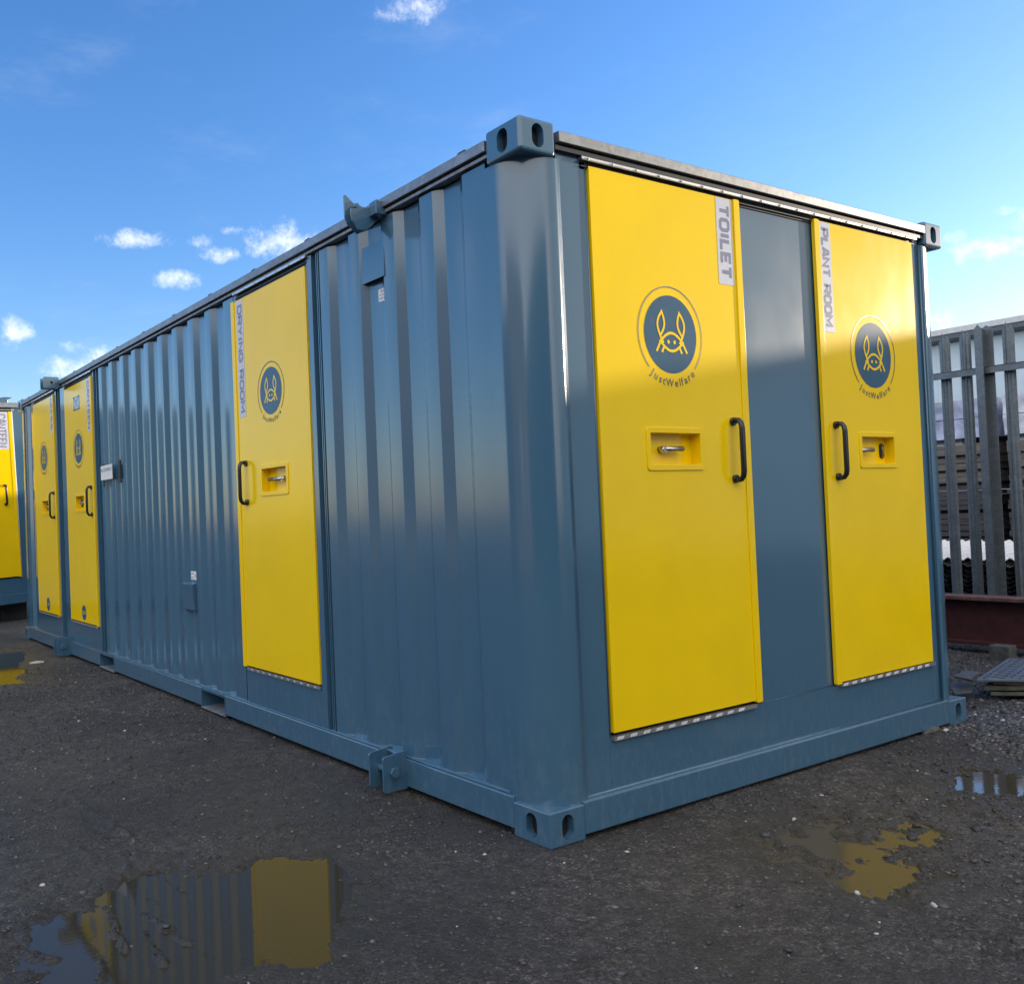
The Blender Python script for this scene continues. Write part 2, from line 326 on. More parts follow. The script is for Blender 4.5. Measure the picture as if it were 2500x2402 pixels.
def handle(F, parent, a, b0, b1, n=.012):
    mb = MB(); d = .043; m_ = b1 - b0
    path = [(b1 - .016, n), (b1 - .010, n + .018), (b1 - .012, n + .029), (b1 - .026, n + d - .003), (b1 - .045, n + d), (b0 + .045, n + d), (b0 + .026, n + d - .003), (b0 + .012, n + .029), (b0 + .010, n + .018), (b0 + .016, n)]
    mb.tube([F.p(a, b, q) for b, q in path], .0095, 10, 0, ry=.0135, up=F.A)
    for bb in (b1 - .016, b0 + .016):
        mb.tube([F.p(a, bb, n), F.p(a, bb, n + .012)], .016, 12)
    o = mb.build('handle', 'blackpaint', parent)
    sc = MB()
    for bb, s in ((b1 - .012, 1), (b0 + .012, -1)): sc.tube([F.p(a, bb, n + .034), F.p(a, bb + .006 * s, n + .040)], .004, 8)
    return o
def lock_box(F, parent, a0, a1, b0, b1, n, lever, key=None, scrape=False):
    mb = MB(); m_ = .021; k = 5
    out = rrect(a0, a1, b0, b1, .014, k); inn = rrect(a0 + m_, a1 - m_, b0 + m_, b1 - m_, .003, k)
    holed(F, mb, out, inn, n + .005, .046, 0, 0, 0)
    kk = len(out); lo = [F.p(a, b, n - .002) for a, b in out]; hi = [F.p(a, b, n + .005) for a, b in out]
    mb.add(hi + lo, [(j, (j + 1) % kk, kk + (j + 1) % kk, kk + j) for j in range(kk)])
    mb.build('lock_recess', 'yellow', parent, bevel=.0015)
    lb = MB(); l0, l1 = lever; cb = (b0 + b1) / 2; nn = n - .018
    lb.tube([F.p(l0, cb, nn), F.p(l1, cb + .002, nn + .006)], .0105, 14); lb.tube([F.p(l0, cb, n - .040), F.p(l0, cb, nn + .008)], .013, 14)
    e = 1 if l1 > l0 else -1
    lb.tube([F.p(l1, cb + .002, nn + .006), F.p(l1 + .004 * e, cb + .002, nn + .006)], .0085, 14)
    lb.build('lock_lever', 'steel', parent)
    if key is not None:
        kb = MB(); pts = oval(key, cb, .016, .035); kb.prism([F.p(a, b, n - .040) for a, b in pts], F.N * .006, 0)
        kb.tube([F.p(key, cb + .010, n - .036), F.p(key, cb + .010, n - .028)], .009, 12, 1)
        kb.prism([F.p(key + x, cb + y, n - .036) for x, y in ((-.004, .004), (.004, .004), (.004, -.018), (-.004, -.018))], F.N * .006, 1)
        for s in (-1, 1): kb.tube([F.p(key, cb + .026 * s, n - .036), F.p(key, cb + .026 * s, n - .031)], .003, 8, 1)
        kb.build('key_cylinder', ['black', 'steel'], parent)
    if scrape:
        sb = MB(); sb.prism([F.p(a, b, n - .0405) for a, b in ((a1 - .075, b0 + .023), (a1 - .022, b0 + .023), (a1 - .022, b0 + .066), (a1 - .040, b0 + .072))], F.N * .004)
        sb.build('latch_plate', 'pocket', parent)

def door(F, parent, root_label, a0, a1, b0, b1, n, box, lever, hand, lab, txt, emb, side, key=None, scrape=False, b_over=None, tone='logo', hb=(1.19, 1.448)):
    """yellow steel door; side = +1 overlap strip on the right, -1 on the left"""
    ga, gb = (a0 + .000, a1 - .037) if side > 0 else (a0 + .037, a1)
    mb = MB(); x0, x1, y0, y1 = box; e = .006
    # panel front as a frame of quads round the lock opening
    X = [ga, x0 + e, x1 - e, gb]; Y = [b0, y0 + e, y1 - e, b1]
    for i in range(3):
        for j in range(3):
            if i == 1 and j == 1: continue
            mb.add([F.p(X[i], Y[j], n), F.p(X[i + 1], Y[j], n), F.p(X[i + 1], Y[j + 1], n), F.p(X[i], Y[j + 1], n)], [(0, 1, 2, 3)])
    back = n - .020
    for q in (((ga, b0), (gb, b0)), ((gb, b0), (gb, b1)), ((gb, b1), (ga, b1)), ((ga, b1), (ga, b0))):
        mb.add([F.p(*q[0], n), F.p(*q[1], n), F.p(*q[1], back), F.p(*q[0], back)], [(0, 1, 2, 3)])
    d = mb.build('door', 'yellow', parent, bevel=.002)
    if root_label: d['label'] = root_label
    # overlap strip
    sb = MB(); s0, s1 = (a1 - .0365, a1) if side > 0 else (a0, a0 + .0365)
    pts = rrect(s0, s1, b0 - .008, b1 + .003, .006, 4); sb.prism([F.p(a, b, n - .010) for a, b in pts], F.N * .016)
    sb.build('overlap_strip', 'yellow', d, bevel=.0012)
    lock_box(F, d, *box, n, lever, key, scrape)
    handle(F, d, hand, hb[0], hb[1], n)
    la0, la1, lb0, lb1 = lab; lm = MB()
    pts = rrect(la0, la1, lb0, lb1, .006, 3); lm.add([F.p(a, b, n + .001) for a, b in pts], [tuple(range(len(pts)))], 0)
    w = la1 - la0
    block_text(F, lm, txt, la0 + w * .17, la1 - w * .15, lb0 + .030, lb1 - .030, n + .0014, 1)
    lm.build('name_label', ['label', 'letter'], d, fix=False)
    if emb: emblem(F, d, emb[0], emb[1], n + .001, emb[2], tone=tone)
    return d
def tread(F, parent, a0, a1, b0, b1, n):
    mb = MB(); F.box(mb, a0, a1, b0, b1, n - .02, n); a = a0 + .012; i = 0
    while a < a1 - .05:
        for k in range(4):
            c = a + k * .0085
            mb.prism([F.p(c, b0 + .002, n), F.p(c + .0028, b0 + .002, n), F.p(c + .0108, b1 - .002, n), F.p(c + .008, b1 - .002, n)], F.N * .0016)
        c = a + .044
        mb.prism([F.p(c + .010, b0 + .002, n), F.p(c + .0125, b0 + .002, n), F.p(c + .0025, b1 - .002, n), F.p(c, b1 - .002, n)], F.N * .0012)
        a += .068
    return mb.build('tread_strip', 'alu', parent)
def drip(F, parent, a0, a1, b, n):
    mb = MB(); F.box(mb, a0, a1, b - .003, b + .006, n - .01, n + .018); F.box(mb, a0, a1, b - .007, b - .003, n + .014, n + .018)
    t = a0 + .03
    while t < a1 - .01:
        mb.tube([F.p(t, b, n + .018), F.p(t, b, n + .022)], .0045, 8); t += .125
    mb.build('drip_channel', 'alu', parent, bevel=.001)
    sb = MB(); F.box(sb, a0 + .004, a1 - .004, b - .034, b - .014, n - .016, n - .002); F.box(sb, a0 + .006, a1 - .006, b - .026, b - .021, n - .003, n + .006)
    F.box(sb, a0 + .003, a1 - .003, b - .0205, b - .0065, n - .015, n - .002)
    sb.build('door_seal', 'seal', parent, bevel=.001)

def casting(F1, F2, parent, corner, z0, bevel=.012):
    """ISO corner block. corner=(x,y) of the outer edge, sx, sy directions into the box"""
    x, y, sx, sy = corner; X1, Y1 = x + sx * .162, y + sy * .178; z1 = z0 + .118
    mb = MB(); k = 8
    # face normal -y/+y (along x)
    Fx = Face((x, y, 0), (sx, 0, 0), (0, -sy, 0)); Fy = Face((x, y, 0), (0, sy, 0), (-sx, 0, 0))
    for F, wd in ((Fx, .162), (Fy, .178)):
        inn = oval(wd * .5, z0 + .059, .0265, .041, k); c = len(inn); g = k + 1
        cor = [F.p(wd, z1), F.p(0, z1), F.p(0, z0), F.p(wd, z0)]; pi = [F.p(a, b) for a, b in inn]; pd = [F.p(a, b, -.03) for a, b in inn]
        vs = cor + pi; fs = []
        for q in range(4):
            for t in range(k): fs.append((q, 4 + q * g + t, 4 + q * g + t + 1))
            fs.append((q, 4 + q * g + k, 4 + ((q + 1) % 4) * g, (q + 1) % 4))
        mb.add(vs, fs, 0); mb.add(pi + pd, [(t, (t + 1) % c, c + (t + 1) % c, c + t) for t in range(c)], 0); mb.add(pd, [tuple(range(c))], 1)
    mb.add([(x, y, z0), (X1, y, z0), (X1, Y1, z0), (x, Y1, z0)], [(0, 1, 2, 3)]); mb.add([(x, y, z1), (X1, y, z1), (X1, Y1, z1), (x, Y1, z1)], [(0, 1, 2, 3)])
    mb.add([(X1, y, z0), (X1, Y1, z0), (X1, Y1, z1), (X1, y, z1)], [(0, 1, 2, 3)]); mb.add([(X1, Y1, z0), (x, Y1, z0), (x, Y1, z1), (X1, Y1, z1)], [(0, 1, 2, 3)])
    o = mb.build('corner_casting', ['blue', 'dark'], parent)
    b = o.modifiers.new('bevel', 'BEVEL'); b.width = bevel; b.segments = 3; b.limit_method = 'WEIGHT'
    b.use_clamp_overlap = False
    me = o.data; wt = me.attributes.new('bevel_weight_edge', 'FLOAT', 'EDGE')
    for ed in me.edges:
        L_ = (me.vertices[ed.vertices[0]].co - me.vertices[ed.vertices[1]].co).length; dv = me.vertices[ed.vertices[0]].co - me.vertices[ed.vertices[1]].co
        if L_ > .1 and sum(abs(c) > 1e-4 for c in dv) == 1: wt.data[ed.index].value = 1.0
    return o
def post(parent, x, y, sx, sy, z0, z1):
    """rounded corner post"""
    r, e = .150, .012; pts = [(x + sx * e, y + sy * .207), (x + sx * e, y + sy * (e + r))]
    for i in range(1, 20):
        t = math.pi / 2 * i / 20; pts.append((x + sx * (e + r - r * math.cos(t)), y + sy * (e + r - r * math.sin(t))))
    pts += [(x + sx * (e + r), y + sy * e), (x + sx * .187, y + sy * e), (x + sx * .187, y + sy * .06), (x + sx * .17, y + sy * .207)]
    n = len(pts); mb = MB(); lo = [(a, b, z0) for a, b in pts]; hi = [(a, b, z1) for a, b in pts]
    for i in range(n): mb.add([lo[i], lo[(i + 1) % n], hi[(i + 1) % n], hi[i]], [(0, 1, 2, 3)], 0, 0 < i < 22)
    mb.tube([(x + sx * .1885, y + sy * .020, z0), (x + sx * .1885, y + sy * .020, z1)], .0042, 8)
    return mb.build('corner_post', 'blue', parent)

def corr(parent, y_hi, y_lo, z0, z1, first=None, last=None, xo=.020, xi=.045):
    """corrugated panel; y runs from far (y_hi) to near (y_lo)"""
    pts = []; P_ = .2655; o, w = .082, .042; inner = P_ - o - 2 * w
    y = y_hi; pts.append((xo, y))
    seq = []
    y -= (first if first is not None else o); seq.append((xo, y))
    while True:
        if y - w - inner - w < y_lo + .02: break
        y -= w; seq.append((xi, y)); y -= inner; seq.append((xi, y)); y -= w; seq.append((xo, y))
        if y - o - w < y_lo: break
        y -= o; seq.append((xo, y))
    seq.append((xo, y_lo)); pts += seq
    ps = [pts[0]]
    for p in pts[1:]:
        if abs(p[1] - ps[-1][1]) > .001: ps.append(p)
    mb = MB(); n = len(ps); zz = [z0 + (z1 - z0) * i / 6 for i in range(7)]
    for k in range(6):
        for i in range(n - 1):
            (xa, ya), (xb, yb) = ps[i], ps[i + 1]
            mb.add([(xa, ya, zz[k]), (xb, yb, zz[k]), (xb, yb, zz[k + 1]), (xa, ya, zz[k + 1])], [(0, 1, 2, 3)], 0, True)
    # weld bead along the sill
    for i in range(n - 1):
        (xa, ya), (xb, yb) = ps[i], ps[i + 1]; mb.tube([(xa - .002, ya, z0), (xb - .002, yb, z0)], .0032, 6)
    ob = mb.build('corrugated_panel', 'blue', parent)
    b = ob.modifiers.new('bevel', 'BEVEL'); b.width = .004; b.segments = 2; b.limit_method = 'ANGLE'; b.angle_limit = R(25)
    return ob

# ------------------------------------------------------------------ main cabin
cab = empty('welfare_cabin'); tag(cab, 'blue grey steel site cabin with yellow doors filling the picture, near corner towards the viewer', 'cabin')
F = END
# castings
for cx, cy, sx, sy in ((0, 0, 1, 1), (W, 0, -1, 1), (0, L, 1, -1), (W, L, -1, -1)):
    casting(None, None, cab, (cx, cy, sx, sy), 0.0, .005); casting(None, None, cab, (cx, cy, sx, sy), H - .118, .012)
    post(cab, cx, cy, sx, sy, .118, H - .118)
# end sill and head
mb = MB(); F.box(mb, .162, W - .162, .014, .118, -.09, -.001); F.box(mb, .162, W - .162, .118, .126, -.09, -.001)
mb.build('bottom_rail', 'blue', cab, bevel=.006, seg=3)
mb = MB(); mb.tube([F.p(.19, .127, -.026), F.p(W - .19, .127, -.026)], .006, 8); mb.build('weld_bead', 'blue', cab)
mb = MB(); F.box(mb, .178, W - .164, 2.376, 2.412, -.03, .004); F.box(mb, .178, W - .164, 2.406, 2.414, -.20, .002)
mb.build('roof_fascia', 'galv', cab, bevel=.002)
mb = MB(); F.box(mb, .170, W - .166, 2.352, 2.368, -.05, -.010); F.box(mb, .166, W - .166, 2.362, 2.375, -.06, -.016); mb.build('top_rail', 'seal', cab, bevel=.001)
# end wall sheets
wn = -.028
def sheet(F, name, a0, a1, b0, b1, n0, n1, mat='blue', bev=.0015, par=None):
    mb = MB(); F.box(mb, a0, a1, b0, b1, n0, n1); return mb.build(name, mat, par or cab, bevel=bev)
sheet(F, 'wall_panel', .1865, .3265, .127, 2.36, -.06, wn)
sheet(F, 'wall_panel', 2.521, W - .1865, .127, 2.36, -.06, wn)
sheet(F, 'wall_panel', .3265, 2.521, .127, .3095, -.06, wn)
sheet(F, 'wall_panel', .3265, 2.521, 2.350, 2.362, -.06, wn - .004)
sheet(F, 'middle_panel', 1.172, 1.706, .3105, 2.352, -.07, -.033)
mb = MB(); mb.tube([F.p(.327, .311, wn), F.p(.327, 2.345, wn)], .0035, 8); mb.tube([F.p(2.5205, .311, wn), F.p(2.5205, 2.345, wn)], .0025, 8); mb.tube([F.p(1.18, .3095, wn), F.p(1.70, .3095, wn)], .0018, 8); mb.build('trim_bead', 'blue', cab)
mb = MB(); F.box(mb, .328, 1.16, .3105, 2.349, -.080, -.064); F.box(mb, 1.72, 2.519, .3105, 2.349, -.080, -.064); mb.build('door_gasket', 'black', cab)
dn = -.017
door(F, cab, 'yellow toilet door left of the grey middle panel', .336, 1.180, .326, 2.324, dn, (.570, .892, 1.242, 1.402), (.690, .785), 1.076, (1.036, 1.132, 1.976, 2.322), 'TOILET', (.733, 1.753, .147), +1)
door(F, cab, 'yellow plant room door at the right end of the cabin', 1.700, 2.512, .322, 2.324, dn, (1.970, 2.280, 1.243, 1.405), (1.992, 2.104), 1.790, (1.738, 1.824, 1.838, 2.322), 'PLANT ROOM', (2.124, 1.757, .149), -1, key=2.224)
tread(F, cab, .334, 1.143, .299, .3135, -.012); tread(F, cab, 1.737, 2.524, .302, .317, -.012)
drip(F, cab, .296, 2.548, 2.345, wn + .002)

# long side -------------------------------------------------------------
S = SIDE
def ys(a): return -a
# sill with two fork pockets
segs = [(.178, 2.602), (2.952, 4.646), (5.006, L - .178)]
mb = MB()
for y0, y1 in segs: S.box(mb, -y0, -y1, .024, .134, -.09, -.001)
mb.build('bottom_rail', 'blue', cab, bevel=.004, seg=3)
mb = MB()
S.box(mb, -.19, -(L - .19), .1345, .1405, -.07, -.012)
for y0, y1 in ((2.602, 2.952), (4.646, 5.006)): S.box(mb, -y0, -y1, .124, .1335, -.07, -.006)
mb.build('sill_ledge', 'blue', cab, bevel=.002)
for y0, y1 in ((2.602, 2.952), (4.646, 5.006)):
    mb = MB(); t = .006
    S.box(mb, -y0, -y1, .014, .020, -2.0, .002, 0)
    S.box(mb, -y0, -y0 - t, .020, .123, -2.0, .000, 1); S.box(mb, -y1 + t, -y1, .020, .123, -2.0, .000, 1); S.box(mb, -y0 - t, -y1 + t, .118, .123, -2.0, -.002, 1)
    S.box(mb, -y0, -y1, .020, .118, -2.01, -2.0, 1)
    mb.build('fork_pocket', ['pocket', 'blue'], cab)
mb = MB(); S.box(mb, -.182, -(L - .182), 2.374, 2.411, -.03, .004); S.box(mb, -.182, -(L - .182), 2.405, 2.4135, -.25, .002)
mb.build('roof_fascia', 'galv', cab, bevel=.002)
mb = MB(); S.box(mb, -.182, -(L - .182), 2.353, 2.366, -.05, -.008); mb.build('top_rail', 'pocket', cab, bevel=.0015)
mb = MB(); S.box(mb, -.182, -(L - .182), 2.300, 2.372, -.12, -.056); S.box(mb, -.182, -(L - .182), 2.366, 2.374, -.10, -.014); mb.build('header_beam', 'dark', cab)  # beam coloured near black, standing in for the unlit gap under the fascia
zt = 2.345
corr(cab, 1.3905, .207, .141, zt, first=.075)
corr(cab, 4.868, 2.345, .141, zt, first=.080)
# frame beside drying door, channels and jambs
def jamb(y_lo, y_hi, n0=-.05, n1=-.014, b0=.141, b1=2.345, name='door_frame', mat='blue'):
    return sheet(S, name, -y_hi, -y_lo, b0, b1, n0, n1, mat)
def channel(y_lo, y_hi):
    mb = MB(); S.box(mb, -y_hi, -y_lo, .141, 2.352, -.085, -.06, 0)
    S.box(mb, -y_hi + .024, -y_hi + .030, .141, 2.352, -.06, -.026, 1); S.box(mb, -y_hi + .046, -y_hi + .052, .141, 2.352, -.06, -.022, 1)
    mb.build('drain_channel', ['seal', 'blue'], cab)
channel(1.391, 1.459); jamb(1.459, 1.505)
jamb(2.302, 2.3445, n1=-.022); sheet(S, 'wall_panel', -2.302, -1.505, .141, .311, -.05, -.016)
sheet(S, 'wall_panel', -2.302, -1.505, 2.349, 2.353, -.05, -.018)
sheet(S, 'door_gasket', -2.3015, -1.506, .3115, 2.348, -.06, -.0525, 'black', 0)
door(S, cab, 'yellow drying room door on the long side', -2.342, -1.511, .338, 2.306, -.008, (-2.056, -1.746, 1.240, 1.400), (-1.845, -1.985), -2.222, (-2.282, -2.199, 1.672, 2.300), 'DRYING ROOM', (-1.905, 1.770, .120), -1, scrape=True, hb=(1.198, 1.438))
tread(S, cab, -2.298, -1.511, .316, .329, -.004); drip(S, cab, -2.305, -1.490, 2.345, -.016)
channel(4.869, 4.988); jamb(4.988, 5.022)
sheet(S, 'wall_panel', -5.860, -5.022, .141, .311, -.05, -.016)
sheet(S, 'door_gasket', -5.858, -5.024, .3115, 2.348, -.06, -.0525, 'black', 0)
door(S, cab, 'yellow canteen door further along the long side', -5.848, -5.030, .330, 2.308, -.008, (-5.590, -5.296, 1.238, 1.392), (-5.500, -5.330), -5.102, (-5.164, -5.064, 1.876, 2.306), 'CANTEEN', (-5.445, 1.770, .124), +1, key=-5.530, hb=(1.198, 1.445))
tread(S, cab, -5.848, -5.040, .308, .320, -.006); drip(S, cab, -5.87, -5.015, 2.348, -.016)
jamb(5.860, 6.030, n1=-.020); channel(6.030, 6.150); jamb(6.150, 6.200)
sheet(S, 'wall_panel', -7.025, -6.200, .141, .311, -.05, -.016)
sheet(S, 'door_gasket', -7.022, -6.202, .3115, 2.348, -.06, -.0525, 'black', 0)
door(S, cab, 'yellow office door nearest the far end of the long side', -7.005, -6.215, .330, 2.316, -.008, (-6.750, -6.475, 1.240, 1.392), (-6.665, -6.500), -6.284, (-6.348, -6.235, 1.978, 2.316), 'OFFICE', (-6.625, 1.778, .120), +1, key=-6.690, tone='logo', hb=(1.200, 1.448))
tread(S, cab, -7.005, -6.215, .308, .320, -.006); drip(S, cab, -7.03, -6.195, 2.352, -.016)
corr(cab, L - .207, 7.025, .141, zt, first=.12)
# round stickers low on the far doors, and the little plate on the canteen door
for yc, lab in ((5.435, 0), (6.628, 0)):
    mb = MB(); k = 32
    mb.add([S.p(-yc + .063 * math.cos(2 * math.pi * i / k), .409 + .063 * math.sin(2 * math.pi * i / k), -.0068) for i in range(k)], [tuple(range(k))], 0)
    put_text(S, mb, 'CO147', -yc - .050, -yc + .050, .393, .425, -.006, 1)
    mb.build('round_sticker', ['logo', 'yellow'], cab, fix=False)
mb = MB(); S.box(mb, -5.545, -5.376, 2.092, 2.204, -.0075, -.005, 0)
S_ = [(-5.535, 2.199), (-5.470, 2.158), (-5.392, 2.196)]
stroke(S, mb, S_, .006, -.0044, 1); stroke(S, mb, [(-5.470, 2.158), (-5.445, 2.118)], .006, -.0044, 1); stroke(S, mb, [(-5.530, 2.120), (-5.500, 2.100)], .006, -.0044, 1)
stroke(S, mb, [(-5.541, 2.200), (-5.541, 2.096), (-5.380, 2.096), (-5.380, 2.200)], .006, -.0044, 1, True)
for a in (-5.539, -5.382):
    for b in (2.098, 2.198): S.box(mb, a - .007, a + .007, b - .007, b + .007, -.005, -.003, 1)
mb.build('sign_frame', ['alu', 'logotext'], cab)
# vent cover and its sticker
mb = MB()
a0, a1 = -1.027, -.857
mb.add([S.p(a0, 2.258, -.0215), S.p(a1, 2.258, -.0215), S.p(a1, 2.103, -.0150), S.p(a0, 2.103, -.0150)], [(0, 1, 2, 3)])
mb.add([S.p(a0, 2.258, -.044), S.p(a1, 2.258, -.044), S.p(a1, 2.258, -.0215), S.p(a0, 2.258, -.0215)], [(0, 1, 2, 3)])
for a in (a0, a1): mb.add([S.p(a, 2.258, -.044), S.p(a, 2.258, -.0215), S.p(a, 2.103, -.0150), S.p(a, 2.103, -.044)], [(0, 1, 2, 3)])
mb.add([S.p(a0, 2.108, -.044), S.p(a1, 2.108, -.044), S.p(a1, 2.108, -.0165), S.p(a0, 2.108, -.0165)], [(0, 1, 2, 3)], 1)
mb.build('vent_cover', ['blue', 'dark'], cab)
mb = MB(); pts = rrect(-.946, -.888, 2.014, 2.066, .005, 3); mb.add([S.p(a, b, -.0440) for a, b in pts], [tuple(range(len(pts)))], 0)
put_text(S, mb, 'VENT', -.932, -.905, 2.051, 2.060, -.0434, 2); put_text(S, mb, 'DO NOT', -.937, -.899, 2.036, 2.045, -.0434, 1); put_text(S, mb, 'OBSTRUCT', -.941, -.893, 2.021, 2.030, -.0434, 1)
M['redtext'] = simple('red_text', (.45, .12, .15), .4)
mb.build('vent_sticker', ['white', 'letter', 'redtext'], cab, fix=False)
# small cover box with a sticker over it
mb = MB(); a0, a1 = -3.205, -3.037
mb.add([S.p(a, b, n) for a, b, n in ((a0, .742, -.002), (a1, .742, -.002), (a1, .582, -.012), (a0, .582, -.012), (a0, .752, -.044), (a1, .752, -.044), (a1, .582, -.044), (a0, .582, -.044))],
       [(0, 1, 2, 3), (0, 4, 5, 1), (0, 3, 7, 4), (1, 5, 6, 2), (3, 2, 6, 7)])
mb.build('socket_cover', 'blue', cab, bevel=.002)
mb = MB(); pts = rrect(-3.165, -3.065, .765, .818, .005, 3); mb.add([S.p(a, b, -.0437) for a, b in pts], [tuple(range(len(pts)))], 0)
for k, b in enumerate((.808, .800, .780, .772)): S.box(mb, -3.158, -3.105 + .006 * (k % 2), b - .0015, b + .0015, -.0436, -.0432, 1)
mb.prism([S.p(a, b, -.0436) for a, b in ((-3.092, .800), (-3.084, .800), (-3.086, .792), (-3.074, .798), (-3.080, .786), (-3.090, .780))], S.N * .0005, 1)
mb.build('socket_sticker', ['white', 'letter'], cab)
# paper sign in a wire clip, and its dark brackets
mb = MB(); mb.add([S.p(a, b, n) for a, b, n in ((-4.785, 1.467, .010), (-4.490, 1.467, .012), (-4.490, 1.577, .014), (-4.785, 1.575, .010))], [(0, 1, 2, 3)], 0)
mb.add([S.p(a, b, n - .003) for a, b, n in ((-4.785, 1.467, .010), (-4.490, 1.467, .012), (-4.490, 1.577, .014), (-4.785, 1.575, .010))], [(0, 1, 2, 3)], 0)
put_text(S, mb, 'ALLCHURCH', -4.775, -4.515, 1.530, 1.556, .0155, 1, off=.01)
ws = mb.build('paper_sign', ['white', 'letter'], cab, fix=False)
for y0, y1, b0, b1 in ((4.392, 4.448, 1.432, 1.600), (4.792, 4.822, 1.420, 1.600)):
    sheet(S, 'sign_bracket', -y1, -y0, b0, b1, -.026, -.015, 'seal', .001)

# jack-leg brackets
def bracket_bottom(y0, y1):
    mb = MB()
    for y in (y0, y1):
        pts = rrect(-.112, .004, .016, .158, .010, 3)
        vs = [(x, y, z + (.012 if (x > -.05 and z > .1) else 0)) for x, z in pts]
        mb.prism(vs, (0, .009, 0))
    mb.tube([(-.062, y0 - .012, .093), (-.062, y1 + .02, .093)], .014, 14); mb.tube([(-.062, y0 - .016, .093), (-.062, y0 - .001, .093)], .023, 6)
    mb.tube([(-.02, y0, .150), (-.02, y1, .156)], .008, 8)
    return mb.build('lifting_bracket', 'blue', cab, bevel=.0015)
def bracket_top(y0, y1):
    mb = MB()
    mb.prism([(.01, y1, 2.315), (-.07, y1, 2.28), (-.118, y1, 2.318), (-.128, y1, 2.345), (-.128, y1, 2.432), (-.120, y1, 2.436), (-.085, y1, 2.408), (-.04, y1, 2.398), (.01, y1, 2.396)], (0, .007, 0))
    mb.prism([(.01, y0, 2.340), (-.035, y0, 2.300), (-.055, y0, 2.285), (-.095, y0, 2.284), (-.118, y0, 2.318), (-.125, y0, 2.345), (-.125, y0, 2.366), (-.045, y0, 2.380), (.01, y0, 2.400)], (0, .008, 0))
    mb.tube([(-.092, y0, 2.382), (-.092, y1, 2.382)], .011, 12); mb.box(-.035, .02, y0 - .05, y0, 2.345, 2.398)
    return mb.build('lifting_bracket', 'blue', cab, bevel=.0015)
bracket_bottom(.815, .915); bracket_bottom(5.87, 5.985)
bracket_top(.872, .915)
mb = MB(); pts = rrect(-.150, -.018, 2.330, 2.428, .012, 3); mb.prism([(x, 5.90, z) for x, z in pts], (0, .008, 0)); mb.prism([(x, 6.01, z) for x, z in pts], (0, .008, 0))
mb.tube([(-.08, 5.90, 2.38), (-.08, 6.01, 2.38)], .012, 10); mb.box(-.05, .03, 5.895, 6.02, 2.372, 2.384); mb.build('lifting_bracket', 'blue', cab, bevel=.0015)
# roof with ribs across it
mb = MB(); mb.box(.03, W - .03, .18, L - .18, 2.395, 2.404)
for y in [.323, .905, 1.484, 2.065, 2.641, 3.217, 3.789, 4.366, 4.967, 5.527, 6.12, 6.72, 7.2]:
    mb.prism([(.012, y - .055, 2.404), (.012, y - .018, 2.4275), (.012, y + .018, 2.4275), (.012, y + .055, 2.404)], (W - .03, 0, 0))
mb.build('roof', 'seal', cab)
# hidden long side, far end, floor
mb = MB(); mb.box(W - .06, W - .02, .2, L - .2, .10, 2.40); mb.build('rear_wall', 'blue', cab)
mb = MB(); mb.box(.19, W - .19, L - .06, L - .02, .10, 2.40); mb.box(.162, W - .162, L - .09, L - .001, .014, .126); mb.build('far_end_wall', 'blue', cab)
mb = MB(); mb.box(.10, W - .07, .10, L - .10, .126, .150); mb.build('floor', 'dark', cab)
mb = MB(); mb.box(W - .09, W - .001, .178, L - .178, .024, .134); mb.build('bottom_rail', 'blue', cab, bevel=.004)

# ------------------------------------------------------------------ second cabin beyond (left edge of the photo)
c2 = empty('welfare_cabin', (.11, 9.42, .215)); tag(c2, 'blue grey cabin at the left edge, raised on blocks, its yellow door sunlit', 'cabin')
c2.rotation_euler = (0, R(-2.0), R(11))
G = Face((-W + .30, 0, 0), (1, 0, 0), (0, -1, 0)); X0 = -W + .30; X1 = .30 + .35
W2 = X1 - X0
G.box(mb := MB(), .0, W2, .0, .118, -.09, -.001); mb.build('bottom_rail', 'blue', c2, bevel=.005)
G.box(mb := MB(), .0, W2, 2.376, 2.438, -.09, .0); mb.build('top_rail', 'pocket', c2, bevel=.004)
a1 = W2 - .36; a0 = a1 - .86
G.box(mb := MB(), a1 + .012, W2, .118, 2.376, -.06, -.028); G.box(mb, 0, a0 - .012, .118, 2.376, -.06, -.028); G.box(mb, a0 - .012, a1 + .012, .118, .305, -.06, -.028); mb.build('wall_panel', 'blue', c2, bevel=.002)
mb = MB(); mb.tube([G.p(a1 + .014, .30, -.026), G.p(a1 + .014, 2.36, -.026)], .009, 8); mb.build('trim_bead', 'white', c2)  # bead coloured white to stand in for the sunlit jamb edge
G.box(mb := MB(), a0 - .01, a1 + .01, .306, 2.37, -.07, -.045); mb.build('door_gasket', 'black', c2)
door(G, c2, 'sunlit yellow canteen door of the second cabin', a0, a1, .326, 2.324, -.010, (a0 + .22, a0 + .52, 1.242, 1.402), (a0 + .33, a0 + .43), a1 - .135, (a1 - .20, a1 - .048, 1.870, 2.322), 'CANTEEN', (a0 + .38, 1.753, .147), +1, hb=(1.19, 1.448))
drip(G, c2, a0 - .03, a1 + .03, 2.350, -.026)
G.box(mb := MB(), 0, W2, .06, 2.40, -6.0, -.075); mb.build('wall_box', 'blue', c2)
mb = MB(); mb.prism([G.p(a1 - .45, 2.438, -.03), G.p(a1 - .02, 2.438, -.03), G.p(a1 - .02, 2.475, -.03), G.p(a1 + .04, 2.505, -.03), G.p(a1 - .06, 2.508, -.03)], (0, .05, 0)); mb.build('lifting_bracket', 'blue', c2, bevel=.002)
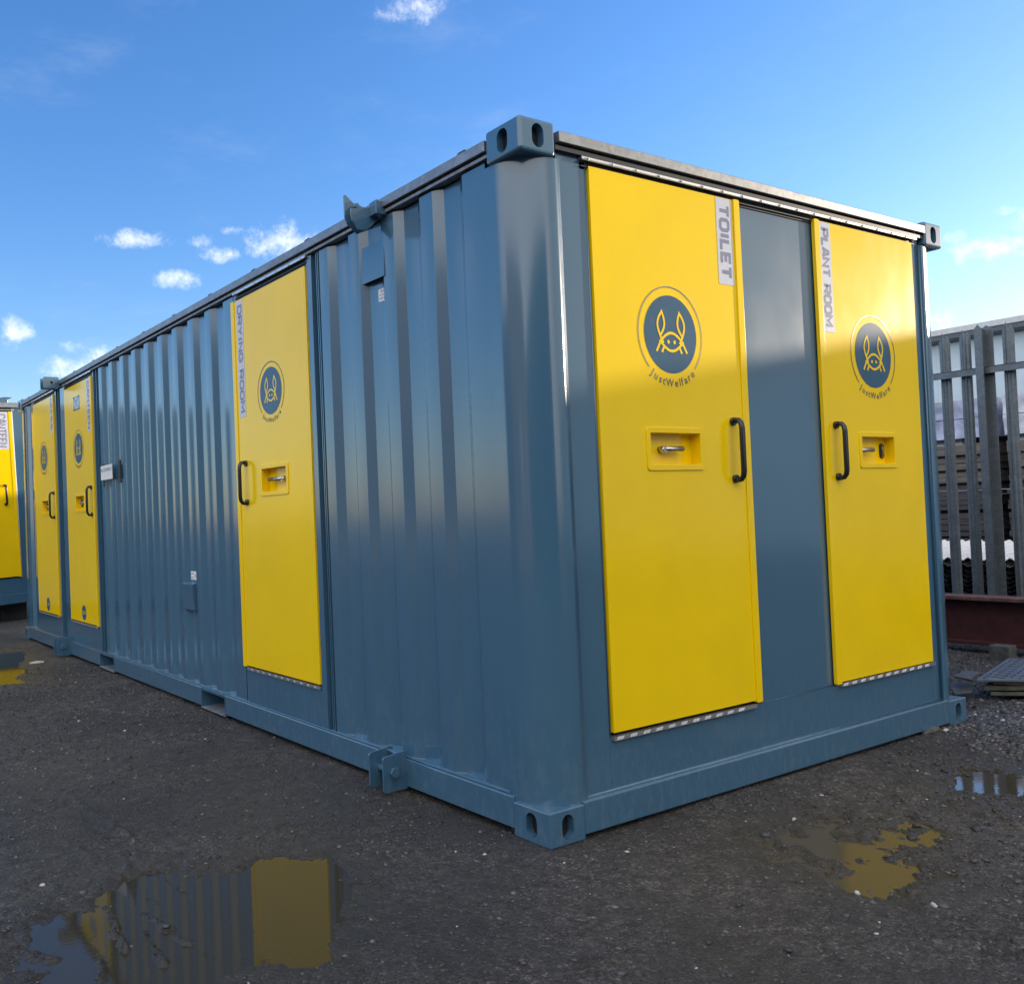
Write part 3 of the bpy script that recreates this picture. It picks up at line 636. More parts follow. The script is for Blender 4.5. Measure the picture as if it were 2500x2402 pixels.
for i, (x, y) in enumerate(((-1.9, 9.35), (.35, 9.95), (-2.0, 14.5), (-.4, 15.0))):
    mb = MB(); mb.box(-.16, .16, -.12, .12, -.05, .21); o = mb.build('support_block', 'block', None, bevel=.008); o.location = (x, y, 0)
    tag(o, 'dark concrete block under the raised second cabin', 'block', 'blocks under the second cabin')

# ------------------------------------------------------------------ ground
def vnoise(x, y, seed=0):
    xi = np.floor(x).astype(np.int64); yi = np.floor(y).astype(np.int64); xf = x - xi; yf = y - yi
    def h(a, b):
        n = (a * 374761393 + b * 668265263 + seed * 1442695041) & 0xffffffff; n = ((n ^ (n >> 13)) * 1274126177) & 0xffffffff
        return ((n ^ (n >> 16)) & 0xffff) / 65535.0
    u = xf * xf * (3 - 2 * xf); v = yf * yf * (3 - 2 * yf)
    return (h(xi, yi) * (1 - u) + h(xi + 1, yi) * u) * (1 - v) + (h(xi, yi + 1) * (1 - u) + h(xi + 1, yi + 1) * u) * v - .5
def fbm(x, y, f, o=4, seed=0, g=.5):
    s = 0; a = 1; t = 0
    for i in range(o): s = s + a * vnoise(x * f + 17.3 * i, y * f - 9.1 * i, seed + i); t += a; a *= g; f *= 2.03
    return s / t * 2
def sdpoly(px, py, poly):
    d = np.full(px.shape, 1e9); inside = np.zeros(px.shape, bool); n = len(poly)
    for i in range(n):
        ax, ay = poly[i]; bx, by = poly[(i + 1) % n]; ex, ey = bx - ax, by - ay
        t = np.clip(((px - ax) * ex + (py - ay) * ey) / (ex * ex + ey * ey), 0, 1)
        d = np.minimum(d, np.hypot(px - ax - t * ex, py - ay - t * ey))
        c = ((ay > py) != (by > py)) & (px < (bx - ax) * (py - ay) / (by - ay + 1e-12) + ax); inside ^= c
    return np.where(inside, -d, d)
PUD = {
 'left': [(-1.53, 0.457), (-1.44, 0.541), (-1.41, 0.529), (-1.396, 0.473), (-1.344, 0.467), (-1.304, 0.582), (-1.28, 0.61), (-1.253, 0.581), (-1.18, 0.645), (-1.08, 0.66), (-0.994, 0.592), (-0.919, 0.503), (-0.838, 0.504), (-0.777, 0.555), (-0.689, 0.547), (-0.584, 0.43), (-0.591, 0.309), (-0.658, 0.156), (-0.75, 0.061), (-0.853, -0.01), (-0.876, -0.115), (-0.943, -0.165), (-1.027, -0.143), (-1.097, -0.121), (-1.151, -0.115), (-1.207, -0.141), (-1.261, -0.214), (-1.467, -0.126), (-1.57, 0.017), (-1.596, 0.151), (-1.6, 0.291), (-1.546, 0.277)],
 'far': [(-0.42, 6.705), (-0.255, 6.635), (-0.269, 6.368), (-0.473, 5.792), (-0.494, 5.395), (-0.606, 5.125), (-0.588, 4.801), (-0.77, 4.89), (-1.023, 5.05), (-1.3, 5.8), (-0.704, 7.122)],
 'right': [(1.755, -0.396), (1.852, -0.389), (1.934, -0.39), (1.974, -0.432), (1.995, -0.511), (2.047, -0.533), (2.1, -0.651), (1.895, -0.753), (1.735, -0.658), (1.665, -0.594), (1.651, -0.517), (1.638, -0.473)],
 'olive': [(1.044, -0.466), (1.168, -0.484), (1.168, -0.567), (1.031, -0.661), (0.878, -0.724), (0.774, -0.727), (0.669, -0.805), (0.584, -0.813), (0.522, -0.765), (0.487, -0.701), (0.545, -0.629), (0.539, -0.541), (0.573, -0.435), (0.607, -0.369), (0.766, -0.398), (0.868, -0.48)]}
WL = -.012
def ground_h(X, Y):
    base = .006 * fbm(X, Y, 1.1, 3, 3) + .0035 * fbm(X, Y, 7, 4, 5) + .0036 * fbm(X, Y, 30, 3, 9, .7)
    mud = np.exp(-(((X - 1.55) / .95) ** 2 + ((Y + .62) / .38) ** 2))          # churned mud on the right
    lump = fbm(X, Y, 13, 4, 21, .62); base = base + mud * (.026 * np.maximum(lump, -.2) + .004 * fbm(X, Y, 60, 2, 33))
    mud2 = np.exp(-(((X + 1.42) / .30) ** 2 + ((Y - .25) / .45) ** 2)); base = base + mud2 * .026 * fbm(X, Y, 13, 4, 41, .65)
    for cx, cy, r, hh in ((.5, -.938, .045, .016), (.402, -1.17, .07, .018), (.36, -1.06, .05, .012), (.26, -.83, .05, .010), (-.10, -.55, .05, .010), (-.42, -.62, .07, .008), (.62, -1.16, .06, .012), (-.6, .76, .08, .008)):
        q = np.exp(-((X - cx) ** 2 + (Y - cy) ** 2) / r ** 2); base = base + q * hh * (.7 + 1.3 * fbm(X, Y, 42, 3, 51))
    pt = np.clip(fbm(X, Y, 1.7, 2, 121) * 2.2 + .15, 0, 1); base = base + pt * .022 * np.clip(fbm(X, Y, 19, 4, 123, .62) - .22, 0, 1)
    wet = np.zeros_like(X)
    dd = {}
    jit = .075 * fbm(X, Y, 8, 4, 61, .65) + .02 * fbm(X, Y, 40, 2, 63)
    for k, poly in PUD.items():
        xs = [p[0] for p in poly]; ys_ = [p[1] for p in poly]
        sel = (X > min(xs) - .6) & (X < max(xs) + .6) & (Y > min(ys_) - .6) & (Y < max(ys_) + .6)
        d = np.full(X.shape, 9.); d[sel] = sdpoly(X[sel], Y[sel], poly); s = 1.0 if k != 'olive' else 3.0
        d = d + jit * s; dd[k] = d
        depth = {'left': .0160, 'far': .03, 'right': .022, 'olive': .0100}[k]
        t = np.clip((.035 - d) / .075, 0, 1); t = t * t * (3 - 2 * t)
        base = base * (1 - (.0 if k == 'olive' else .45) * t) - depth * t - .006 * np.clip((.20 - d) / .2, 0, 1) ** 2
        wet = np.maximum(wet, np.clip((.42 - d) / .46, 0, 1) ** 1.4)
    # tyre-tread ridges running along the long side into the puddle
    for j, (x0, y0, y1, hh) in enumerate(((-1.10, .22, 1.55, .013), (-1.178, .30, 1.10, .011), (-1.275, .62, 1.10, .008), (-1.02, .35, 1.0, .006), (-1.345, .12, .46, .034), (-1.30, -.02, .26, .030), (-1.46, .0, .22, .028), (-1.225, .02, .36, .026))):
        xc = x0 + .018 * np.sin(Y * 7 + j) + .02 * fbm(X * 0 + j, Y, 5, 2, 71); win = 1 / (1 + np.exp(-(Y - y0) * 40)) / (1 + np.exp((Y - y1) * 25))
        q = np.exp(-((X - xc) / (.011 + .006 * (j > 3))) ** 2); base = base + win * q * hh * np.clip(.75 + 1.1 * fbm(X, Y, 30, 3, 81 + j), 0, 2)
    # long damp streaks
    wet = np.maximum(wet, .45 * np.clip(fbm(X, Y, .8, 3, 91) * 1.6 + .1, 0, 1)); wet = np.maximum(wet, .95 * mud * np.clip(.5 + fbm(X, Y, 6, 3, 95), 0, 1))
    wet = np.maximum(wet, .7 * np.exp(-(((X + .55) / .45) ** 2 + ((Y - .95) / .55) ** 2)))
    # under the cabin rails keep it just clear of the castings
    for cx, cy in ((.08, .09), (W - .08, .09), (.08, L - .09)):
        q = np.exp(-((X - cx) ** 2 + (Y - cy) ** 2) / .16 ** 2); base = base * (1 - q) + .002 * q
    return base, wet
def axis(segs):
    out = []
    for a, b, s in segs: out += list(np.arange(a, b, s))
    return np.array(out + [segs[-1][1]])
gx = axis([(-160, -20, 12), (-20, -5, 1.2), (-5, -2.3, .12), (-2.3, -1.7, .03), (-1.7, 2.25, .0085), (2.25, 3.2, .02), (3.2, 6, .08), (6, 20, .9), (20, 200, 15)])
gy = axis([(-160, -20, 12), (-20, -4, 1.0), (-4, -1.9, .06), (-1.9, -1.35, .02), (-1.35, 1.15, .0085), (1.15, 2.2, .02), (2.2, 8, .05), (8, 20, .5), (20, 240, 15)])
GX, GY = np.meshgrid(gx, gy); Hh, Wet = ground_h(GX, GY)
nx, ny = len(gx), len(gy)
me = bpy.data.meshes.new('ground'); co = np.stack([GX, GY, Hh], -1).reshape(-1, 3).astype(np.float32)
idx = np.arange(nx * ny).reshape(ny, nx); q = np.stack([idx[:-1, :-1], idx[:-1, 1:], idx[1:, 1:], idx[1:, :-1]], -1).reshape(-1, 4)
me.vertices.add(len(co)); me.vertices.foreach_set('co', co.ravel()); me.loops.add(q.size); me.loops.foreach_set('vertex_index', q.ravel().astype(np.int32))
me.polygons.add(len(q)); me.polygons.foreach_set('loop_start', np.arange(0, q.size, 4, dtype=np.int32)); me.polygons.foreach_set('use_smooth', np.ones(len(q), bool))
me.update(calc_edges=True); at = me.attributes.new('wet', 'FLOAT', 'POINT'); at.data.foreach_set('value', Wet.ravel().astype(np.float32))
me.materials.append(M['ground']); g = bpy.data.objects.new('ground', me); COL.objects.link(g); tag(g, kind='structure')
for k, poly in PUD.items():
    c = Vector((sum(p[0] for p in poly) / len(poly), sum(p[1] for p in poly) / len(poly)))
    pts = []
    for i in range(40):
        th = 2 * math.pi * i / 40; d = Vector((math.cos(th), math.sin(th)))
        r = max((Vector(p) - c).dot(d) for p in poly) + (.13 if k in ('olive', 'left') else .06); pts.append((c.x + d.x * r, c.y + d.y * r, WL))
    mb = MB(); mb.add(pts, [tuple(range(40))]); o = mb.build('puddle', 'mudwater' if k == 'olive' else 'water', None, fix=False); tag(o, kind='structure')

# scattered stones: loose grit near, gravel bed on the right
def ico():
    t = (1 + 5 ** .5) / 2; v = np.array([(-1, t, 0), (1, t, 0), (-1, -t, 0), (1, -t, 0), (0, -1, t), (0, 1, t), (0, -1, -t), (0, 1, -t), (t, 0, -1), (t, 0, 1), (-t, 0, -1), (-t, 0, 1)], float); v /= np.linalg.norm(v[0])
    f = np.array([(0, 11, 5), (0, 5, 1), (0, 1, 7), (0, 7, 10), (0, 10, 11), (1, 5, 9), (5, 11, 4), (11, 10, 2), (10, 7, 6), (7, 1, 8), (3, 9, 4), (3, 4, 2), (3, 2, 6), (3, 6, 8), (3, 8, 9), (4, 9, 5), (2, 4, 11), (6, 2, 10), (8, 6, 7), (9, 8, 1)])
    return v, f
IV, IF = ico()
def stones(name, xy, size, tone, kindlabel):
    n = len(xy); z, _ = ground_h(xy[:, 0].reshape(1, -1), xy[:, 1].reshape(1, -1)); z = z.ravel()
    V = np.empty((n, 12, 3)); jit = rng.uniform(.65, 1.25, (n, 12, 1)); ang = rng.uniform(0, 2 * np.pi, n)
    s3 = np.stack([size * rng.uniform(.8, 1.5, n), size * rng.uniform(.6, 1.1, n), size * rng.uniform(.35, .7, n)], -1)
    P_ = IV[None] * jit * s3[:, None, :]; ca, sa = np.cos(ang)[:, None], np.sin(ang)[:, None]
    V[..., 0] = P_[..., 0] * ca - P_[..., 1] * sa + xy[:, 0:1]; V[..., 1] = P_[..., 0] * sa + P_[..., 1] * ca + xy[:, 1:2]; V[..., 2] = P_[..., 2] + (z + s3[:, 2] * .12)[:, None]
    Fc = (IF[None] + (np.arange(n) * 12)[:, None, None]).reshape(-1, 3)
    me = bpy.data.meshes.new(name); me.vertices.add(n * 12); me.vertices.foreach_set('co', V.ravel().astype(np.float32)); me.loops.add(Fc.size); me.loops.foreach_set('vertex_index', Fc.ravel().astype(np.int32))
    me.polygons.add(len(Fc)); me.polygons.foreach_set('loop_start', np.arange(0, Fc.size, 3, dtype=np.int32)); me.update(calc_edges=True)
    a = me.attributes.new('tone', 'FLOAT', 'POINT'); a.data.foreach_set('value', np.repeat(tone, 12).astype(np.float32))
    me.materials.append(M['gravel']); o = bpy.data.objects.new(name, me); COL.objects.link(o); tag(o, kindlabel, 'gravel', kind='stuff'); return o
def rnd(n, x0, x1, y0, y1): return np.stack([rng.uniform(x0, x1, n), rng.uniform(y0, y1, n)], -1)
xy = np.concatenate([rnd(34000, -2.2, 2.4, -1.6, 1.3), rnd(14000, -1.6, .1, 1.3, 5.5), rnd(9000, .7, 2.6, -1.3, -.05)])
cl = fbm(xy[:, 0], xy[:, 1], 3, 3, 101); xy = xy[cl > rng.uniform(-.75, .35, len(xy))]
sz = np.exp(rng.normal(-6.0, .6, len(xy))); far = np.clip((xy[:, 1] - 1) / 3, 0, 1); sz = np.clip(sz * (1 + far), .0011, .013)
tn = rng.uniform(0, .9, len(xy)); tn[rng.uniform(size=len(xy)) > .994] = 1.0
stones('grit', xy, sz, tn, 'loose dark grit with a few white chips strewn over the dirt')
xy = np.concatenate([rnd(15000, 2.55, 5.9, -.9, 3.2), rnd(4000, 2.2, 3.4, -.45, .1)]); keep = fbm(xy[:, 0], xy[:, 1], 1.4, 2, 111) + (xy[:, 0] - 2.75) * 1.0 > rng.uniform(-.2, .5, len(xy)); xy = xy[keep]
sz = np.clip(np.exp(rng.normal(-4.75, .35, len(xy))), .004, .022); tn = rng.uniform(0, .93, len(xy)); tn[rng.uniform(size=len(xy)) > .985] = .985
stones('gravel_bed', xy, sz, tn, 'dark gravel bed between the cabin and the fence')
def stone(x, y, s, label, dark=False, sq=(1, 1, .5), rot=0):
    mb = MB(); rr = random.Random(int(x * 1000 + y * 77)); r_ = [rr.uniform(.7, 1.2) for _ in range(12)]
    mb.add([(v[0] * s * sq[0] * r_[i], v[1] * s * sq[1] * r_[i], v[2] * s * sq[2] * r_[i]) for i, v in enumerate(IV)], [tuple(f) for f in IF])
    o = mb.build('stone', 'block' if dark else 'stone', None, bevel=s * .08); z, _ = ground_h(np.array([[x]]), np.array([[y]])); o.location = (x, y, float(z[0, 0]) + s * sq[2] * .3); o.rotation_euler[2] = rot
    tag(o, label, 'stone'); return o
stone(.872, -.298, .010, 'small pale stone above the olive puddle on the right', sq=(1.5, .8, .5), rot=.4)
stone(.235, -.933, .007, 'chunky white chip nearest the bottom edge right of centre', sq=(1.3, .9, .5))
stone(.435, -.77, .010, 'lumpy white stone just below the olive puddle', sq=(1.2, .9, .8), rot=1)
stone(-.319, 5.72, .05, 'flat pale stone on the dirt beside the far puddle', sq=(1.5, .8, .35), rot=.3)
stone(.086, .50, .008, 'white stone beside the near lifting bracket', sq=(1.2, 1, .7))
stone(2.44, .01, .055, 'flat grey stone tucked under the right end of the cabin', True, sq=(1.6, .6, .4))
stone(2.50, -.03, .02, 'pale curled stone beside the right end of the cabin rail', sq=(1.5, .6, .5))
stone(.500, -.945, .010, 'pale stone on top of a small dark mud clump at lower right', sq=(1.4, .8, .8), rot=.9)

xy = rnd(2600, -.2, 2.4, -1.35, -.2); mk = np.exp(-(((xy[:, 0] - 1.45) / .8) ** 2 + ((xy[:, 1] + .66) / .34) ** 2)) * (fbm(xy[:, 0], xy[:, 1], 7, 3, 131) > -.05); xy = xy[mk > rng.uniform(.05, 1, len(xy))]
stones('mud_lumps', xy, np.exp(rng.normal(-5.1, .45, len(xy))), rng.uniform(0, .5, len(xy)), 'wet lumps of mud churned up beside the right puddles')
# ------------------------------------------------------------------ fence
fen = empty('palisade_fence', (5.86, 1.0, 0)); tag(fen, 'galvanised steel palisade fence with pointed pales behind the cabin', 'fence')
prof = [(-.034, .010, 2.335), (-.026, -.002, 2.345), (-.014, -.002, 2.365), (-.006, -.010, 2.405), (.004, -.010, 2.372), (.010, -.002, 2.345), (.013, -.002, 2.385), (.024, -.001, 2.368), (.034, .010, 2.335)]
def pale(y):
    mb = MB(); n = len(prof); t = .003; jz = random.uniform(-.004, .004)
    f = [(dx, -dy * 1.2, 0.02) for dy, dx, z in prof]; h = [(dx, -dy * 1.2, z + jz) for dy, dx, z in prof]
    fb = [(x + t, yy, z) for x, yy, z in f]; hb = [(x + t, yy, z) for x, yy, z in h]
    for i in range(n - 1):
        mb.add([f[i], f[i + 1], h[i + 1], h[i]], [(0, 1, 2, 3)]); mb.add([fb[i], fb[i + 1], hb[i + 1], hb[i]], [(3, 2, 1, 0)]); mb.add([h[i], h[i + 1], hb[i + 1], hb[i]], [(0, 1, 2, 3)])
    for i in (0, n - 1): mb.add([f[i], h[i], hb[i], fb[i]], [(0, 1, 2, 3)])
    o = mb.build('pale', 'fence', fen, fix=False); o.location = (0, y - 1.0, 0)
ypost = [1.145 + 2.74 * k for k in range(-2, 2)]
y = 1.46
pals = [1.46 - .152 * k for k in range(-16, 26)]
for y in pals:
    if any(abs(y - p) < .065 for p in ypost): continue
    pale(y)
mb = MB()
for zz in (2.048, .24):
    mb.box(-.062, -.056, -3.6, 3.2, zz - .022, zz + .030); mb.box(-.062, -.012, -3.6, 3.2, zz + .026, zz + .032)
mb.build('rail', 'fence', fen)
for yp in ypost:
    mb = MB(); y_ = yp - 1.0; z = 2.405
    def cap(x0, x1, y0, y1):
        vs = [(x0, y0, 0), (x0, y1, 0), (x0, y1, z - .035), (x0, (y0 + y1) / 2, z), (x0, y0, z - .035)]
        mb.prism(vs, (x1 - x0, 0, 0))
    cap(-.115, -.107, y_ - .012, y_ + .042); mb.box(-.107, -.012, y_ + .010, y_ + .016, 0, z - .03); cap(-.012, -.004, y_ - .045, y_ + .042)
    mb.build('post', 'fence', fen)

# ------------------------------------------------------------------ steel beam on blocks, boards
bm_ = empty('steel_beam', (4.95, 1.5, .06)); tag(bm_, 'long dark red painted steel beam lying in front of the fence', 'beam')
mb = MB(); mb.box(-.09, .09, -3.0, 3.2, .305, .330, 0); mb.build('top_flange', 'rusttop', bm_, bevel=.003)
mb = MB(); mb.box(-.008, .008, -3.0, 3.2, .022, .305, 0); mb.build('web', 'rust', bm_)
mb = MB(); mb.box(-.09, .09, -3.0, 3.2, 0, .022, 0); mb.build('bottom_flange', 'rust', bm_, bevel=.003)
for (x, y, sx, sy, sz, lab) in ((4.66, .64, .05, .062, .052, 'small mossy block lying in front of the red beam'), (4.95, 2.6, .10, .06, .03, 'packing block under the red beam'), (4.95, -1.0, .10, .06, .03, 'packing block under the red beam')):
    mb = MB(); mb.box(-sx, sx, -sy, sy, -.005, sz * 2); o = mb.build('block', 'block', None, bevel=.006); o.location = (x, y, 0)
    tag(o, lab, 'block', 'blocks under the red beam' if 'packing' in lab else None)
d1 = Vector((.64, -.77, 0)); d2 = Vector((.97, .22, 0)); P0 = Vector((3.26, .17, 0))
for i, (off, th, z, mt, la, lb, nm, lab) in enumerate(((.05, .020, .028, 'board', .75, .72, 'board', 'lowest rotten board in the pile at the right'), (.02, .024, .056, 'board', .85, .78, 'board', 'middle thick board in the pile at the right, mossy edge'), (.06, .018, .086, 'wood', .8, .70, 'board', 'upper split board just under the ribbed mat'))):
    p = P0 + d1 * off + d2 * .04; q = [p, p + d1 * la, p + d1 * la + d2 * lb, p + d2 * lb]; mb = MB()
    ring = []
    for a, b in zip(q, q[1:] + q[:1]):
        for k in range(8): t_ = k / 8; ring.append(a.lerp(b, t_) + Vector((random.uniform(-.008, .008), random.uniform(-.008, .008), random.uniform(-.003, .003))))
    mb.prism([(v.x, v.y, z + v.z) for v in ring], (0, 0, th)); o = mb.build(nm, mt, None, bevel=.003)
    tag(o, lab, 'board')
for i in range(2):
    mb = MB(); c = P0 + d1 * (.12 + .45 * i) + d2 * .4; mb.box(-.03, .03, -.05, .05, 0, .028); o = mb.build('block', 'block', None, bevel=.003); o.location = (c.x, c.y, -.002); tag(o, 'small packing block under the board pile', 'block', 'packers under the board pile')
mt_ = empty('ribbed_mat', tuple(P0 + Vector((0, 0, .108)))); tag(mt_, 'blue grey ribbed mat lying on top of the board pile', 'mat')
mb = MB(); la, lb = .9, .8; qq = [Vector((0, 0, 0)), d1 * la, d1 * la + d2 * lb, d2 * lb]; mb.prism([tuple(v) for v in qq], (0, 0, .014)); mb.build('mat_sheet', 'mat', mt_, bevel=.002)
mb = MB()
for i in range(22):
    for j in range(20):
        if (i + j) % 2: continue
        c = d1 * (.03 + i * .040) + d2 * (.03 + j * .039) + Vector((0, 0, .0145)); u = (d1 if (i // 2 + j) % 2 else d2) * .014; w_ = Vector((-u.y, u.x, 0)).normalized() * .005
        mb.prism([tuple(c - u - w_), tuple(c + u - w_), tuple(c + u + w_), tuple(c - u + w_)], (0, 0, .003))
mb.build('mat_ribs', 'sheetd', mt_)
mb = MB(); mb.prism([(3.19, .16, .118), (3.27, .20, .112), (3.42, .22, .125), (3.40, .30, .125), (3.23, .27, .118)], (0, 0, .010)); o = mb.build('slate', 'slate', None, bevel=.001); tag(o, 'broken slate piece at the left corner of the ribbed mat', 'slate')
mb = MB(); mb.prism([(3.12, .22, .05), (3.22, .18, .05), (3.40, .26, .06), (3.32, .34, .06)], (0, 0, .010)); o = mb.build('slate', 'slate', None, bevel=.001); tag(o, 'lower slate piece under the mat corner', 'slate')

# ------------------------------------------------------------------ stacks behind the fence
def wavy(x0, x1, y0, y1, z, amp=.012, per=.076, t=.004, name='roof_sheet', mat='sheetw', label='', group=None, tilt=0):
    mb = MB(); n = int((y1 - y0) / per * 8); top, bot = [], []
    for i in range(n + 1):
        y = y0 + (y1 - y0) * i / n; zz = z + amp * math.sin(2 * math.pi * (y - y0) / per)
        top.append((y, zz + t)); bot.append((y, zz))
    for i in range(n):
        for pr, s in ((top, 1), (bot, -1)):
            a, b = pr[i], pr[i + 1]; vs = [(x0, a[0], a[1]), (x0, b[0], b[1]), (x1, b[0], b[1] + tilt), (x1, a[0], a[1] + tilt)]; mb.add(vs, [(0, 1, 2, 3)], 0, True)
        mb.add([(x0, top[i][0], top[i][1]), (x0, top[i + 1][0], top[i + 1][1]), (x0, bot[i + 1][0], bot[i + 1][1]), (x0, bot[i][0], bot[i][1])], [(0, 1, 2, 3)])
    o = mb.build(name, mat, None, fix=False); tag(o, label, 'roof sheet', group)
z = .10
for k in range(13):
    top = k >= 11
    wavy(6.12 + random.uniform(-.02, .03) - (.05 if k == 12 else 0), 6.98, -1.6, 3.6, z, mat='sheetw' if k in (11, 12) else 'sheetd', tilt=.010 if k < 11 else .10,
         label='topmost white corrugated roof sheet behind the fence' if k == 12 else ('white corrugated roof sheet second from the top of the pile behind the fence' if k == 11 else 'dark corrugated roof sheet low in the pile behind the fence'),
         group='corrugated roof sheets piled behind the fence')
    z += .036 if k < 10 else .055
mb = MB()
for yb in (-1.2, .4, 2.0, 3.3):
    mb = MB(); mb.box(6.15, 8.2, yb - .05, yb + .05, 0, .082); o = mb.build('timber_bearer', 'wooddark', None, bevel=.004); tag(o, 'dark timber bearer on the ground under the roof sheet pile', 'timber', 'bearers under the roof sheets')
def pack(x0, x1, y0, y1, z0, z1, rows, mat, name, label, cat, group=None):
    mb = MB(); h = (z1 - z0) / rows
    for r in range(rows):
        if r == 0: mb.box(x0 + .09, x1, y0 + .05, y1 - .05, z0 - .037, z0 + .01, 0)  # full-length slab added so the gaps under the packs stay dark
        j = random.uniform(-.012, .012); mb.box(x0 + j, x1, y0 + random.uniform(0, .03), y1 - random.uniform(0, .03), z0 + h * r + .002, z0 + h * (r + 1) - .003)
    o = mb.build(name, mat, None, bevel=.002); tag(o, label, cat, group)
def wrapped(x0, x1, y0, y1, z0, z1, mat, label):
    import bmesh
    bm = bmesh.new(); bmesh.ops.create_cube(bm, size=1); bmesh.ops.subdivide_edges(bm, edges=bm.edges, cuts=14, use_grid_fill=True)
    for v in bm.verts:
        p = Vector((x0 + (v.co.x + .5) * (x1 - x0), y0 + (v.co.y + .5) * (y1 - y0), z0 + (v.co.z + .5) * (z1 - z0)))
        nn = mnoise.noise(p * 3.1) * .018 + mnoise.noise(p * 9) * .010; v.co = p + Vector((nn * (-1 if v.co.x < 0 else 1), nn * .5, abs(nn) * .7 * (1 if v.co.z > 0 else 0)))
    me = bpy.data.meshes.new('wrapped_pack'); bm.to_mesh(me); bm.free(); me.materials.append(M[mat])
    o = bpy.data.objects.new('wrapped_pack', me); COL.objects.link(o); tag(o, label, 'wrapped pack')
cols = ((-2.0, 2.54, 'right'), (2.66, 6.9, 'left'))
PX = 9.4
for y0, y1, nm in cols:
    where = 'beside the fence post' if nm == 'right' else 'next to the cabin corner'
    pack(PX, PX + 1.3, y0, y1, .24, .585, 4, 'wooddark', 'timber_pack', f'lowest dark timber pack behind the roof sheets {where}', 'timber pack')
    pack(PX, PX + 1.3, y0, y1, .605, .875, 4, 'wooddark', 'timber_pack', f'dark timber pack just above the white roof sheets {where}', 'timber pack')
    pack(PX, PX + 1.3, y0, y1, .910, 1.19, 5, 'wooddark', 'timber_pack', f'streaky dark timber pack at mid height {where}', 'timber pack')
    pack(PX + .02, PX + 1.3, y0, y1, 1.222, 1.348, 2, 'wood', 'timber_pack', f'thin timber pack between two dark gaps {where}', 'timber pack')
    pack(PX + .01, PX + 1.3, y0, y1, 1.372, 1.524, 2, 'wood', 'timber_pack', f'brown timber pack second below the white packs {where}', 'timber pack')
    pack(PX - .03, PX + 1.3, y0, y1, 1.538, 1.668, 1, 'wood', 'timber_pack', f'grey brown top board pack under the white packs {where}', 'timber pack')
    for k in range(5):
        yy = y0 + .3 + k * (y1 - y0 - .6) / 4
        mb = MB(); mb.box(PX + .06, PX + 1.2, yy - .04, yy + .04, 1.666, 1.732); o = mb.build('bearer_stick', 'wooddark', None, bevel=.002); tag(o, f'short bearer stick under the white wrapped packs {where}', 'timber', f'bearer sticks {where}')
    mb = MB(); mb.box(PX + .1, PX + 1.2, y0 + .1, y0 + .2, 0, .24); mb.box(PX + .1, PX + 1.2, y1 - .2, y1 - .1, 0, .24); o = mb.build('timber_stand', 'wooddark', None); tag(o, f'dark stand carrying the lowest timber pack {where}', 'timber stand')
    wrapped(PX, PX + 1.3, y0, y1, 1.732, 1.950, 'wrap' if nm == 'right' else 'wrapblue', f'lower white wrapped pack {where}')
    wrapped(PX, PX + 1.3, y0, y1, 1.960, 2.170, 'wrap' if nm == 'right' else 'wrapblue', ('upper white wrapped pack ' if nm == 'right' else 'upper bluish wrapped pack ') + where)

# ------------------------------------------------------------------ warehouse
wh = empty('warehouse', (17, 0, 0)); tag(wh, 'long low warehouse with pale ribbed metal cladding behind the fence', 'warehouse')
mb = MB(); pts = []; y = -34.
while y < 34:
    pts += [(0, y), (0, y + .350), (-.032, y + .368), (-.032, y + .390), (0, y + .408)]; y += .408
for i in range(len(pts) - 1):
    (a, b), (c, d) = pts[i], pts[i + 1]; mb.add([(a, b, 0), (c, d, 0), (c, d, 4.08), (a, b, 4.08)], [(0, 1, 2, 3)])
mb.build('wall', 'clad', wh, fix=False)
mb = MB(); mb.prism([(-.04, -34, 3.985), (-.27, -34, 4.03), (-.28, -34, 4.120), (-.04, -34, 4.120)], (0, 68, 0)); mb.build('gutter', 'gutterd', wh)  # gutter toned dark to carry the shadow band below the eave trim
mb = MB(); mb.prism([(-.30, -34, 4.1205), (-.30, -34, 4.226), (0.1, -34, 4.25), (0.1, -34, 4.1205)], (0, 68, 0)); mb.build('eave_trim', 'gutter', wh)
mb = MB(); mb.prism([(0.1, -34, 4.15), (0.1, -34, 4.245), (12, -34, 4.85), (24, -34, 4.15)], (0, 68, 0)); mb.build('roof', 'clad', wh)
mb = MB(); mb.box(.04, 24, -34, -33.9, 0, 4.1); mb.box(.04, 24, 33.9, 34, 0, 4.1); mb.box(23.9, 24, -34, 34, 0, 4.1); mb.build('side_wall', 'clad', wh)

sh_ = empty('added_grey_shed', (-6, -13, 0)); tag(sh_, 'unseen long grey shed added behind the viewer to darken the post reflection', 'shed')  # unseen shed added to give the near corner post a dark reflection
mb = MB(); mb.box(-20, 8, -6, 0, 0, 5.8); mb.build('wall', 'gutterd', sh_)
mb = MB(); mb.prism([(-20.3, .3, 5.8), (-20.3, -3, 6.8), (-20.3, -6.3, 5.8)], (28.6, 0, 0)); mb.build('roof', 'sheetd', sh_)
ds_ = empty('added_dark_shed', (-15, 7.6, 0)); tag(ds_, 'unseen dark shed added across the yard beyond the brick building for dark rib reflections', 'shed')  # unseen shed added so the far ribs mirror something dark
mb = MB(); mb.box(-8, 0, -3.6, 3.4, 0, 5.2); mb.build('wall', 'sheetd', ds_)
mb = MB(); mb.prism([(.3, -3.8, 5.2), (-4, -3.8, 6.2), (-8.3, -3.8, 5.2)], (0, 7.4, 0)); mb.build('roof', 'sheetd', ds_)
